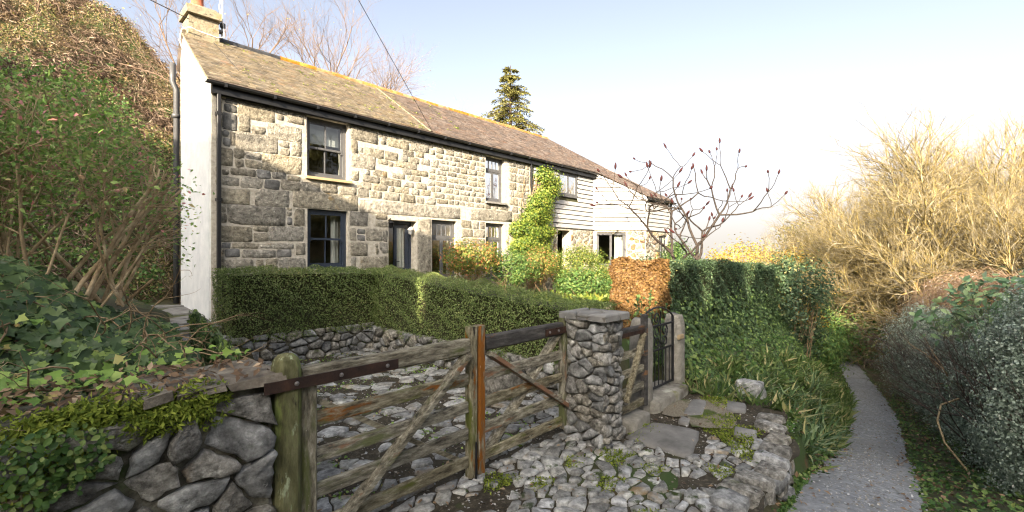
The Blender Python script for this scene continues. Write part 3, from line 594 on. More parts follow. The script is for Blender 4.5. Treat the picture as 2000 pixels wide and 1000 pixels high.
# facade stones
stones = []
def overlaps(a, b): 
    x = min(a[1], b[1]) - max(a[0], b[0]); z = min(a[3], b[3]) - max(a[2], b[2])
    return x > .02 and z > .02 and x * z > .22 * min((a[1] - a[0]) * (a[3] - a[2]), (b[1] - b[0]) * (b[3] - b[2]))
big = [(3.05, 6.20, 2.76, 3.09), (6.56, 8.36, 2.78, 3.13), (4.71, 5.14, .45, 2.70), (8.09, 8.22, 1.1, 2.7)]
hx = [(h[0] - .03, h[1] + .05, h[2], h[3]) for h in holes]
for s in big + [tuple(x) for x in ST]:
    if s[1] - s[0] < .05 or any(overlaps(s, h) for h in hx): continue
    if any(overlaps(s, t) for t in stones): continue
    s = (max(s[0], .0), s[1], s[2], s[3])
    if s[1] - s[0] > .05: stones.append(s)
man = list(stones)
pad = lambda L: [(a - .012, b + .012, c - .012, d + .012) for a, b, c, d in L]
jam = [(a - .03, b + .14, c - .02, d + .0) for a, b, c, d in holes]
for (a, b, c, d, hr, wr) in [(.06, 1.78, .15, 1.41, (.22, .34), (.3, .75)), (2.8, 3.8, .15, 1.38, (.22, .34), (.3, .6)), (2.8, 5.3, 3.1, 4.93, (.15, .19), (.2, .42)),
                             (5.2, 7.17, 3.15, 4.98, (.135, .175), (.2, .44)), (6.22, 7.17, .4, 2.76, (.20, .34), (.22, .5)), (8.22, 9.22, 1.0, 4.98, (.2, .34), (.2, .5)), (7.17, 8.2, 3.14, 3.34, (.18, .19), (.25, .45)),
                             (9.25, 9.45, 2.8, 4.95, (.2, .3), (.16, .2)), (8.3, 9.45, .3, 2.8, (.18, .28), (.2, .4)), (.06, 1.75, 4.86, 4.97, (.1, .11), (.2, .5)), (.05, 1.75, 3.3, 4.9, (.14, .2), (.1, .3)), (.05, 1.76, 1.4, 3.3, (.14, .2), (.1, .3))]:
    for s in courses(rg, a, b, c, d, hr, wr, pad(stones) + jam, .03):
        if s[1] - s[0] < .07 or s[3] - s[2] < .05: continue
        if any(overlaps(s, t) for t in stones): continue
        stones.append(s)
px = lambda s: 1 / ((s[0] + 4) ** 1.2) * math.sqrt((s[1] - s[0]) * (s[3] - s[2]))
stones.sort(key=px, reverse=True)
rest = MB(); brown = MB(); dark_at = [(.18, 4.18), (.18, 4.02), (.2, 3.84), (.94, 3.09), (.79, 3.3), (1.38, 2.35), (.23, 1.67), (.17, 1.85), (2.98, 2.23), (2.99, 2.07), (1.17, 1.67), (.22, 4.69), (.2, 4.52)]
for k, s in enumerate(stones):
    p = rg.uniform(.008, .020) + (.006 if s[1] - s[0] > 1 else 0)
    V, F = block(rg, *s, ID, p, min(.035, .2 * (s[3] - s[2])), .016 if s[3] - s[2] > .1 else .007, .085)
    if k < 290: mk('stone', V, F, granite_dark if any(abs(s[0] - a) < .015 and abs(s[2] - b) < .03 for a, b in dark_at) else granite, house, True)
    else: rest.add(V, F)
# lower walls of the far wing follow the same plan
wing_plan = [((9.45, 0), (13.16, 0)), ((13.16, 0), (14.72, 1.475)), ((14.72, 1.475), (17.0, 1.475))]
FR = []
for a, b in wing_plan:
    L = math.dist(a, b); FR.append((frame(a, ((b[0] - a[0]) / L, (b[1] - a[1]) / L)), L))
wh = [[(1.38, 2.18, .4, 2.66)], [(.12, 1.34, 1.25, 2.66)], [(1.2, 2.0, 1.5, 2.6)]]
mb = MB()
for (T, L), h in zip(FR, wh):
    wall_cells(mb, .0, L, .0, 2.74, -.42, -.03, h, T)
    for c in vor(rg, L - .06, 2.66, .20, 1.35, 2):
        m = c.mean(0) + np.array((.03, .05))
        if any(a - .02 < m[0] < b + .04 and q0 < m[1] < q1 for a, b, q0, q1 in h): continue
        for a, b, q0, q1 in h:
            if c[:, 1].max() + .05 > q0: c[:, 0] = np.where((m[0] < a) & (c[:, 0] + .03 > a - .01), a - .04, np.where((m[0] > b) & (c[:, 0] + .03 < b + .03), b + .0, c[:, 0]))
        V, F = stone(rg, c, .022, rg.uniform(.012, .03), lambda a, b, q: T(.03 + a, q - .03, .05 + b), 2, 9, .2, .03, .15); (rest if rg.random() < .62 else brown).add(V, F)
mb.build('wing_wall', mortar, house)
mb = MB(); mb.box(16.56, 16.98, -2.2, 1.0, 0, 4.2); mb.box(13.3, 16.9, -2.19, -.8, .2, .3); mb.build('end_wall', mortar, house)
rest.build('small_stone', granite, house, True, 'stuff'); brown.build('brown_stone', rust_stone, house, True, 'stuff')
# weatherboards
bk = MB()
for (T, L), tops in zip(FR, [(4.93, 4.93), None, (4.04, 4.04)]):
    zt = lambda s: (tops[0] if tops else roof_z(T(s, 0, 0)[1]) - .10)
    P = [T(0, -.06, 2.72), T(L, -.06, 2.72), T(L, -.06, zt(L)), T(0, -.06, zt(0))]
    Q = [T(0, -.36, 2.72), T(L, -.36, 2.72), T(L, -.36, zt(L)), T(0, -.36, zt(0))]
    bk.add(P + Q, [(0, 1, 2, 3), (7, 6, 5, 4)] + [(k, k + 4, (k + 1) % 4 + 4, (k + 1) % 4) for k in range(4)])
bk.build('wing_upper_wall', core_m, house)  # dark backing shows in the board gaps, standing in for lap shadows
def boards(T, L, zt, hole, pitch=.172):
    z = 2.75; k = 0
    while z < max(zt(0), zt(L)) - .02:
        z1 = z + pitch
        iv = [(.0 if T is not FR[0][0] else .02, L - .03)]
        if hole and hole[2] - .05 < z + pitch * .6 and hole[3] + .04 > z + pitch * .4: iv = [(iv[0][0], hole[0]), (hole[1], iv[0][1])]
        for a, b in iv:
            def lim(zz):
                s = b
                while s > a and zt(s) < zz: s -= .02
                return s
            b0, b1 = lim(z), lim(min(z1, max(zt(a), zt(b))))
            if b0 - a < .06: continue
            zz1 = min(z1 - .026, max(zt(a), zt(b1)) if b1 > a else z1)  # gap bares the dark backing as a shadow line
            if b1 <= a + .02: b1 = a + .02
            o = rg.uniform(-.003, .003)
            V = [T(a, .040 + o, z), T(b0, .040 + o, z), T(b1, .008, zz1), T(a, .008, zz1), T(a, .012 + o, z - .001), T(b0, .012 + o, z - .001), T(b1, -.03, zz1), T(a, -.03, zz1)]
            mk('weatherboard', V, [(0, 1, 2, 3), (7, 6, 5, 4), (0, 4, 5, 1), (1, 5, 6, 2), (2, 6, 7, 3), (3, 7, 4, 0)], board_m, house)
        z = z1
w4 = (1.40, 2.57, 3.90, 4.80)
boards(FR[0][0], FR[0][1], lambda s: 4.92, (w4[0] - .04, w4[1] + .04, w4[2], w4[3]))
boards(FR[1][0], FR[1][1], lambda s: roof_z(FR[1][0](s, 0, 0)[1]) - .12, None)
boards(FR[2][0], FR[2][1], lambda s: 4.02, None)
for (T, L), z1 in zip(FR[1:], (4.86, 4.02)):
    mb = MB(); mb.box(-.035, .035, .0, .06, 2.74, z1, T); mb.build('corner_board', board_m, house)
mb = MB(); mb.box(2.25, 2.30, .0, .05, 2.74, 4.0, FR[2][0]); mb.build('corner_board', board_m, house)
# windows
def window(name, T, s0, s1, z0, z1, dep, kind, col, lab=None, sill=None):
    """frame set back in its opening with sashes, glazing bars and panes"""
    f = MB(); b = .07; y0, y1 = -dep - .07, -dep
    for a in ((s0, s0 + b, z0, z1), (s1 - b, s1, z0, z1), (s0 + b, s1 - b, z1 - b, z1), (s0 + b, s1 - b, z0, z0 + b * 1.35)): f.box(a[0], a[1], y0, y1, a[2], a[3], T)
    fo = f.build('window' if name is None else name, col, house)
    if lab: fo['label'] = lab
    bars = MB(); panes = []; i0, i1, j0, j1 = s0 + b, s1 - b, z0 + b * 1.35, z1 - b
    def sash(a0, a1, c0, c1, y, nx, ny=1, st=.045, gb=.022):
        for q in ((a0, a0 + st, c0, c1), (a1 - st, a1, c0, c1), (a0 + st, a1 - st, c1 - st, c1), (a0 + st, a1 - st, c0, c0 + st)): bars.box(q[0], q[1], y - .04, y, q[2], q[3], T)
        ww = (a1 - a0 - 2 * st) / nx; hh = (c1 - c0 - 2 * st) / ny
        for i in range(1, nx): bars.box(a0 + st + i * ww - gb / 2, a0 + st + i * ww + gb / 2, y - .035, y - .004, c0 + st, c1 - st, T)
        for j in range(1, ny): bars.box(a0 + st, a1 - st, y - .033, y - .006, c0 + st + j * hh - gb / 2, c0 + st + j * hh + gb / 2, T)
        for i in range(nx):
            for j in range(ny):
                x0, x1 = a0 + st + i * ww + (gb / 2 if i else 0), a0 + st + (i + 1) * ww - (gb / 2 if i < nx - 1 else 0)
                w0, w1 = c0 + st + j * hh + (gb / 2 if j else 0), c0 + st + (j + 1) * hh - (gb / 2 if j < ny - 1 else 0)
                p = MB(); t1, t2 = rg.uniform(-.004, .004), rg.uniform(-.004, .004)
                p.add([T(x0, y - .022 + t1, w0), T(x1, y - .022 - t1, w0), T(x1, y - .022 - t1 + t2, w1), T(x0, y - .022 + t1 + t2, w1)], [(0, 1, 2, 3)]); p.build('pane', glass, fo)
    if kind == 'sash':
        m = (j0 + j1) / 2; sash(i0 + .002, i1 - .002, m - .022, j1, y1 - .012, 2); sash(i0 + .002, i1 - .002, j0, m + .022, y1 - .055, 2)
        for s in (i0 - .004, i1 - .05): bars.box(s, s + .054, y1 - .05, y1 - .008, m - .07, m - .02, T)
    elif kind == 'transom':
        m = j1 - (j1 - j0) * .28; f2 = (i0 + i1) / 2
        sash(i0 + .002, i1 - .002, m + .02, j1, y1 - .012, 4); bars.box(i0, i1, y1 - .055, y1 - .002, m - .03, m + .02, T)
        sash(i0 + .002, f2, j0, m - .03, y1 - .012, 1); sash(f2, i1 - .002, j0, m - .03, y1 - .014, 1)
    elif kind == 'casement':
        f2 = (i0 + i1) / 2; sash(i0 + .002, f2, j0, j1, y1 - .012, 1); sash(f2, i1 - .002, j0, j1, y1 - .014, 1)
    bars.build('sash', col, fo)
    if sill:
        sm, ov = sill; p = MB(); p.box(s0 - .04, s1 + .05, -dep, ov, z0 - .06, z0 - .004, T); p.build('sill', sm, fo)
    return fo
fo = window('window', ID, *WIN['w1u'], .12, 'sash', greyp, 'grey upper sash window with a striped blind', (timber_sill, .10))
mb = MB(); mb.box(1.9, 2.68, -.36, -.34, 4.28, 4.72); mb.build('blind', blind_m, fo)
fo = window('window', ID, *WIN['w1l'], .10, 'sash', navy, 'navy lower sash window')
mb = MB(); mb.box(1.83, 2.73, -.10, .03, 1.335, 1.395); mb.build('sill', navy, fo)
def curtain(s0, s1, z0, z1, d, T, parent, amp=.03, fr=42):
    n = max(8, int((s1 - s0) * 60)); V = []
    for k in range(n + 1):
        s = s0 + (s1 - s0) * k / n
        for z in (z0, (z0 + z1) / 2, z1): V.append(T(s, d + amp * math.sin(s * fr) + .3 * amp * math.sin(s * 91), z))
    mk('curtain', V, [(k * 3 + j, k * 3 + 3 + j, k * 3 + 4 + j, k * 3 + 1 + j) for k in range(n) for j in (0, 1)], curtain_m, parent, True)
curtain(2.50, 2.68, 1.46, 2.68, -.34, ID, fo)
fo = window('window', ID, *WIN['w2'], .12, 'transom', greyp, 'casement window beside the front door', (slab_m, .03))
fo = window('window', ID, *WIN['w3l'], .12, 'transom', greyp, 'lower casement window under the tall one', (slab_m, .03))
fo = window('window', ID, *WIN['w3u'], .12, 'transom', greyp, 'tall upper casement window', (slab_m, .11))
fo = window('window', FR[0][0], *w4, -.01, 'casement', greyp, 'two light casement window in white boards')
fo = window('window', FR[1][0], *wh[1][0], .10, 'casement', greyp, 'wide casement window with pale curtain in the far wing')
curtain(.92, 1.26, 1.36, 2.56, -.30, FR[1][0], fo)
fo = window('window', FR[2][0], *wh[2][0], .10, 'casement', greyp)
# door in the porch recess
d0, d1, dz0, dz1 = WIN['door']; fo = MB()
for a in ((d0, d0 + .06, dz0, dz1), (d1 - .06, d1, dz0, dz1), (d0 + .06, d1 - .06, dz1 - .07, dz1)): fo.box(a[0], a[1], -.34, -.26, a[2], a[3])
fo = fo.build('door_frame', navy, house)
mb = MB()
for a in ((d0 + .06, d0 + .13, .42, 2.53), (d1 - .16, d1 - .065, .42, 2.53), (d0 + .13, d1 - .16, 2.45, 2.53), (d0 + .13, d1 - .16, .42, 1.38), (d0 + .34, d0 + .42, 1.38, 2.45)): mb.box(a[0], a[1], -.33, -.285, a[2], a[3])
mb.build('door', navy, house)
mb = MB(); mb.add([(d0 + .13, -.31, 1.38), (d1 - .16, -.31, 1.38), (d1 - .16, -.31, 2.45), (d0 + .13, -.31, 2.45)], [(0, 1, 2, 3)]); mb.build('door_pane', glass, house)
curtain(d0 + .42, d1 - .17, 1.39, 2.44, -.37, ID, house, .016, 60)
mb = MB(); mb.box(d0 + .355, d0 + .40, -.284, -.27, 1.42, 1.62); mb.tube([(d0 + .38, -.26, 1.55), (d0 + .48, -.25, 1.55)], .011, 6); mb.build('door_handle', black_iron, house)
mb = MB(); mb.box(d0 - .02, d1 + .02, -.24, .12, .38, .46); mb.build('door_step', slab_m, house)
for (p, q) in (((3.80, .04, 2.55), 0), ((4.66, -.10, 2.42), 1)):
    mb = MB(); x, y, z = p; k = -1 if q else 1
    if q == 0: mb.tube([(x, y, z + .05), (x, y + .10, z + .09), (x, y + .13, z + .02)], .012, 6); c = (x, y + .13, z - .16)
    else: mb.tube([(x, y, z + .02), (x - .09, y, z + .05), (x - .11, y, z)], .012, 6); c = (x - .11, y, z - .15)
    mb.lathe(c, [(.02, 0), (.05, .02), (.06, .12), (.09, .13), (.02, .19)], 8); mb.build('porch_lantern', black_iron if q == 0 else whitep, house, True)
# roof: deck, slates, ridge tiles
RIDGE_END = 12.7
def clip_u(v):     # right-hand (hip) limit of the front slope
    return RIDGE_END + (v - RV) * (17.12 - RIDGE_END) / (1.62 - RV)
def low_v(u):      # eaves line, running out over the splayed wing
    if u < 13.13: return EAVE_V
    if u < 14.72: return EAVE_V + (u - 13.13) * (1.62 - EAVE_V) / 1.56
    return 1.62
mb = MB(); us = np.linspace(-.10, 17.12, 120); V = []
top = [(u, RV if u <= RIDGE_END else RV + (u - RIDGE_END) * (1.62 - RV) / (17.12 - RIDGE_END)) for u in us]
bot = [(u, max(low_v(u), t[1])) for u, t in zip(us, top)]
for t, b in zip(top, bot): V += [(t[0], t[1], roof_z(t[1]) - .015), (t[0], (t[1] + b[1]) / 2, roof_z((t[1] + b[1]) / 2) - .015), (b[0], b[1], roof_z(b[1]) - .015)]
n = len(us); F = [(3 * k + j, 3 * k + 3 + j, 3 * k + 4 + j, 3 * k + 1 + j) for k in range(n - 1) for j in (0, 1)]
mb.add(V, F); mb.add([(-.1, RV, RZ - .02), (RIDGE_END, RV, RZ - .02), (RIDGE_END, -2.5, 5.9), (-.1, -2.5, 5.9)], [(0, 1, 2, 3)])
mb.add([(RIDGE_END, RV, RZ - .03), (17.12, 1.62, roof_z(1.62) - .02), (17.12, -2.5, 4.0), (RIDGE_END, -2.5, 5.9)], [(0, 1, 2, 3)])
mb.build('roof', slate_b, house)
roofdeck = bpy.data.objects['roof']
sl = []; gauge = .084; v = EAVE_V + .03; row = 0
sloped = math.hypot(1, (RZ - 5.03) / (EAVE_V - RV))
vv = 1.60
rows = []
while vv > RV + .03: rows.append(vv); vv -= gauge
for r_, vb in enumerate(rows):
    u = -.11 - (r_ % 2) * .075
    while u < 17.1:
        wd = .152 if u < 4.9 else .21
        a, b = max(u, -.11), u + wd - .004
        u += wd
        if vb > low_v((a + b) / 2) + .03: continue
        if a > clip_u(vb): continue
        b = min(b, clip_u(vb) + .02)
        if b - a < .03: continue
        if a < 4.9 and b > 4.95: pass
        sl.append((a, b, vb))
def slate(a, b, vb):
    vt = vb - gauge * 1.9
    e = .015 + rg.uniform(0, .008); t = rg.uniform(-.006, .006); k = rg.uniform(-.003, .004)
    zb, zt = roof_z(vb), roof_z(vt)
    V = [(a, vb + t, zb + e + k), (b, vb - t, zb + e - k), (b, vt, zt + .002), (a, vt, zt + .002), (a, vb + t, zb - .004), (b, vb - t, zb - .004)]
    return V, [(0, 1, 2, 3), (0, 4, 5, 1), (0, 3, 4), (1, 5, 2)]
sl.sort(key=lambda s: s[0] - s[2] * .8)
ra, rb = MB(), MB()
for k, s in enumerate(sl):
    V, F = slate(*s)
    if k < 300: mk('slate', V, F, slate_m, roofdeck)
    else: (ra if s[0] < 4.93 + rg.uniform(-.02, .02) + (RV - s[2]) * -.0 else rb).add(V, F)
# the joined slates keep a tint of their own through a per-face value
def tinted(name, mbx, mat, per):
    o = mbx.build(name, mat, roofdeck, False, 'stuff'); return o
tinted('slate_course', ra, slate_m, 4); tinted('slate_course', rb, slate_b, 4)
x = .62; k = 0
while x < RIDGE_END - .1:
    L = .45; m = ridge_black if x < 1.75 else ridge_orange
    mb = MB(); zc = RZ + .0 + rg.uniform(-.006, .006); V = []; rr = .12
    for xe in (x, x + L - .008):
        for a in np.linspace(-.3, math.pi + .3, 7): V.append((xe, RV + rr * math.cos(a), zc - .05 + rr * .85 * math.sin(a)))
        for a in np.linspace(math.pi + .3, -.3, 7): V.append((xe, RV + (rr - .02) * math.cos(a), zc - .05 + (rr - .02) * .85 * math.sin(a)))
    F = [(j, (j + 1) % 14, (j + 1) % 14 + 14, j + 14) for j in range(14)] + [tuple(range(13, -1, -1)), tuple(range(14, 28))]
    mb.add(V, F); mb.build('ridge_tile', m, house); x += L; k += 1
# cement fillet on the party line of the two roofs, verge, fascia, gutter, pipes
mb = MB()
mb.bar((4.68, RV + .1, roof_z(RV + .1) + .015), (5.0, EAVE_V, roof_z(EAVE_V) + .02), .035, .02); mb.build('roof_seam', cement, house)
mb = MB(); mb.bar((-.075, RV, RZ - .035), (-.075, EAVE_V - .02, roof_z(EAVE_V) - .04), .05, .05); mb.build('verge', cement, house)
mb = MB(); mb.box(-.02, 13.14, .012, .13, 4.80, 4.97); mb.build('fascia', blackp, house)
mb = MB(); T, L = FR[1]
P = [T(0, .075, roof_z(0) - .22), T(L, .075, roof_z(1.475) - .22), T(L, .075, roof_z(1.475) - .04), T(0, .075, roof_z(0) - .04)]; Q = [T(0, .055, roof_z(0) - .22), T(L, .055, roof_z(1.475) - .22), T(L, .055, roof_z(1.475) - .04), T(0, .055, roof_z(0) - .04)]
mb.add(P + Q, [(0, 1, 2, 3), (7, 6, 5, 4)] + [(k, k + 4, (k + 1) % 4 + 4, (k + 1) % 4) for k in range(4)]); mb.build('barge_board', board_m, house)
mb = MB(); mb.box(14.72, 17.02, 1.535, 1.60, 3.95, 4.08); mb.build('fascia', blackp, house)
def gutter(u0, u1, v0, z0):
    mb = MB(); V = []; n = 7
    for u in (u0, u1):
        for a in np.linspace(0, math.pi, n): V.append((u, v0 + .058 * math.cos(a), z0 - .058 * math.sin(a)))
        for a in np.linspace(math.pi, 0, n): V.append((u, v0 + .05 * math.cos(a), z0 - .05 * math.sin(a)))
    m = 2 * n; mb.add(V, [(j, (j + 1) % m, (j + 1) % m + m, j + m) for j in range(m)] + [tuple(range(m - 1, -1, -1)), tuple(range(m, 2 * m))])
    u = u0 + .3
    while u < u1 - .1: mb.box(u, u + .045, v0 - .05, v0 + .066, z0 - .07, z0 + .006); u += .88
    mb.build('gutter', blackp, house)
gutter(-.14, 13.15, .195, 4.985); gutter(14.75, 17.1, 1.66, 4.02)
mb = MB(); mb.bbox(.065, .135, .055, .125, .48, 4.88, .012); 
for z in (4.4, 2.75, 1.0): mb.box(.055, .145, .0, .135, z, z + .06)
mb.build('downpipe', blackp, house)
mb = MB(); mb.tube([(9.24, .12, 4.93), (9.24, .08, 4.8), (9.24, .08, .5)], .036, 8); mb.build('downpipe', blackp, house)
mb = MB(); mb.tube([(16.9, 1.56, 3.98), (16.9, 1.56, .6)], .04, 8); mb.build('downpipe', blackp, house)
mb = MB(); mb.tube([(-.05, -2.75, .6), (-.05, -2.75, 5.55), (-.12, -2.75, 5.72), (-.12, -2.75, 6.15)], .06, 8); mb.box(-.13, .02, -2.83, -2.67, 4.9, 4.98); mb.box(-.13, .02, -2.83, -2.67, 3.2, 3.28); mb.build('soil_pipe', greyp, house, True)
mb = MB(); mb.tube([(.16, .03, 4.74), (1.0, .035, 4.77), (1.72, .035, 4.80), (1.78, .04, 4.72), (1.76, .04, 4.2)], .008, 4); mb.tube([(1.0, .16, 5.0), (.6, -.5, roof_z(-.5) + .02), (.45, -1.75, roof_z(-1.75) + .03)], .006, 4); mb.build('wall_cable', wire_m, house)
# chimney
ch = MB(); ch.box(-.03, .60, -2.42, -1.78, 5.9, 7.02, taper=.035); ch = ch.build('chimney', cement, house)
mb = MB(); mb.box(-.055, .615, -2.46, -1.735, 7.02, 7.20, jit=.012, rng=rg); mb.box(-.02, .57, -2.42, -1.78, 7.20, 7.27, taper=.06, jit=.01, rng=rg); mb.build('chimney_cap', cement, ch)
mb = MB(); mb.lathe((.22, -2.1, 7.26), [(.14, 0), (.15, .05), (.125, .08), (.115, .5), (.14, .52), (.14, .58), (.11, .60)], 14); mb.build('chimney_pot', terracotta, ch, True)
mb = MB(); mb.box(-.06, .64, -1.80, -1.74, roof_z(-1.77) - .02, roof_z(-1.77) + .05); mb.build('flashing', cement, ch)
mb = MB(); mb.tube([(.68, -2.0, 6.75), (.69, -2.0, 8.4)], .022, 6); mb.build('aerial_pole', whitep, ch)
mb = MB(); mb.lathe((.69, -1.98, 6.98), [(.03, 0), (.06, .02), (.06, .10), (.03, .12)], 8); mb.box(.60, .72, -2.03, -1.9, 6.85, 6.9); mb.build('aerial_bracket', greyp, ch)
mb = MB(); mb.tube([(.67, -1.94, 7.9), (.60, -1.9, 7.4), (.69, -1.92, 7.0), (.66, -1.74, 6.68), (.5, -1.68, 6.60), (.2, -1.67, 6.62), (.0, -1.69, 6.66), (-.13, -1.78, 6.6), (-.15, -1.9, 6.4), (-.06, -2.0, 6.2)], .014, 5); mb.build('aerial_cable', whitep, ch, True)
# overhead wires
a, b = np.array((.0, -1.77, 6.86)), np.array((-14.0, .5, 9.9))
mb = MB(); mb.tube([a + (b - a) * t + np.array((0, 0, -.35 * math.sin(math.pi * t))) for t in np.linspace(0, 1, 12)], .010, 4); tag(mb.build('overhead_wire', wire_m), 'thin dark wire running from the chimney stack up to the left', 'wire')
def at_px(x, y, Z): k = (x - 1000) / 888.9; return np.array((CU + Z * (k * .6856 + .7280), CV + Z * (k * .7280 - .6856), 1.7 - (y - 500) / 888.9 * Z))
a, b = np.array((5.0, .28, 5.0)), np.array((-3.9, 6.6, 8.3))
mb = MB(); mb.tube([a + (b - a) * t * 1.6 + np.array((0, 0, -.12 * math.sin(math.pi * t))) for t in np.linspace(0, 1, 12)], .008, 4); tag(mb.build('overhead_wire', wire_m), 'long thin wire crossing the blue sky to the middle of the eaves', 'wire')
print('stones', len(stones), 'slates', len(sl))

# ---------------------------------------------------------------- walls, gates, yard
rr = random.Random(8)
# near wall of big rubble at the left of the gate
nw = thing('stone_wall', 'big mossy rubble wall with slate coping at the left of the gate', 'wall', (-1.8, 7.4, 0))
WL = -3.6
mb = MB(); mb.box(WL, -1.53, 7.12, 7.57, -.4, 1.02); mb.build('wall_core', wall_earth, nw)
Tn = frame((WL, 7.57), (1, 0))
for c in vor(rr, 2.09, 1.22, .150, 1.3, 2):
    V, F = stone(rr, c, .016, rr.uniform(.022, .055), lambda a, b, h: Tn(a, h, b - .22), 4, 16, .26, .05, .25, .13)
    mk('stone', V, F, rubble if rr.random() < .85 else rubble_blue, nw, True)
Te = lambda a, b, h: (-1.53 + h, 7.57 - a, b - .2)
for c in vor(rr, .45, 1.2, .18, 1.2, 3):
    V, F = stone(rr, c, .03, rr.uniform(.02, .05), Te, 3, 11, .2, .05); mk('stone', V, F, rubble, nw, True)
cx = -1.47
for wd in (.26, .21, .13):
    mb = MB(); x0 = cx - wd + .006; mb.box(x0, cx, 7.08 + rr.uniform(-.02, .02), 7.62 + rr.uniform(-.012, .012), 1.035 + rr.uniform(-.004, .004), 1.075, jit=.014, rng=rr); mb.build('coping_slate', coping_m, nw); cx -= wd
# low terrace wall under the hedge
tw = thing('terrace_wall', 'low dry stone wall of grey boulders holding up the clipped hedge', 'wall', (1, 2.5, 0))
mb = MB(); mb.box(-.48, 2.05, 2.1, 2.52, -.1, .43); mb.box(1.97, 2.3, 2.525, 7.0, -.1, .36); mb.build('wall_core', wall_earth, tw)
Tt = frame((-.5, 2.52), (1, 0))
for c in vor(rr, 2.5, .52, .135, 1.35, 2):
    V, F = stone(rr, c, .022, rr.uniform(.035, .09), lambda a, b, h: Tt(a, h, b - .03), 3, 9, .25, .05, .2); mk('stone', V, F, rubble_blue if rr.random() < .55 else rubble, tw, True)
for c in vor(rr, 4.4, .45, .15, 1.35, 2):
    V, F = stone(rr, c, .024, rr.uniform(.03, .09), lambda a, b, h: (1.97 - h, 2.55 + a, b - .03), 3, 9, .25, .05, .2); mk('stone', V, F, rubble_blue if rr.random() < .55 else rubble, tw, True)
for k in range(14):
    x = -.4 + k * .17 + rr.uniform(-.04, .04); V, F = stone(rr, np.array([(0, 0), (.15, 0), (.16, .14), (0, .15)]), .01, rr.uniform(.05, .1), lambda a, b, h: (x + a, 2.36 + b, .43 + h), 3, 9, .25, .04, .2); mk('stone', V, F, rubble_blue if rr.random() < .5 else rubble, tw, True)
def boulder(name, lab, c, r, mat, seed=0, sq=.75, cat='boulder', n=2):
    import bmesh
    bm = bmesh.new(); bmesh.ops.create_icosphere(bm, subdivisions=n + 1, radius=1)
    V = []
    for v in bm.verts:
        p = np.array(v.co); m = np.max(np.abs(p)); p = p * (sq / m + (1 - sq)) if sq else p
        k = 1 + .16 * mnoise.noise(Vector((p * 1.6 + seed).tolist())) + .07 * mnoise.noise(Vector((p * 4 + seed).tolist()))
        V.append(tuple(np.array(c) + p * k * np.array(r)))
    F = [tuple(v.index for v in f.verts) for f in bm.faces]; bm.free()
    return tag(mk(name, V, F, mat, None, True), lab, cat)
boulder('granite_block', 'squared granite block beside the downpipe at the house corner', (-.62, 2.35, .30), (.22, .30, .20), rubble, 3, .8, n=3)
boulder('boulder', 'rounded boulder between the granite block and the low dry stone wall', (-.22, 1.75, .44), (.17, .15, .13), rubble, 9, .6, n=3)
boulder('boulder', 'mossy boulder in the yard under the hedge behind the right gate leaf', (1.62, 6.1, .14), (.26, .3, .24), rubble, 14, .5, n=3)
boulder('boulder', 'pale rock in the grass beyond the second granite gatepost', (3.75, 8.42, .03), (.13, .17, .13), rubble_blue, 21, .5, n=3)
# stone steps and slabs beside the gable
pv_ = thing('side_path', 'worn slate slab path climbing beside the white gable', 'path', (-.5, 0, .4))
yy = 1.9
for k in range(8):
    for x0, x1 in ((-1.0, -.55), (-.55, -.06)):
        q = rr.uniform(-.07, .07); x0, x1 = (x0, x1 + q) if x0 < -.9 else (x0 + q, x1)
        mb = MB(); mb.box(x0 + .01, x1 - .012, yy - .52, yy - .01, .2, .385 + (2.4 - yy) * .055 + rr.uniform(-.012, .012), jit=.02, rng=rr); mb.build('slab', slab_m, pv_)
    yy -= .53
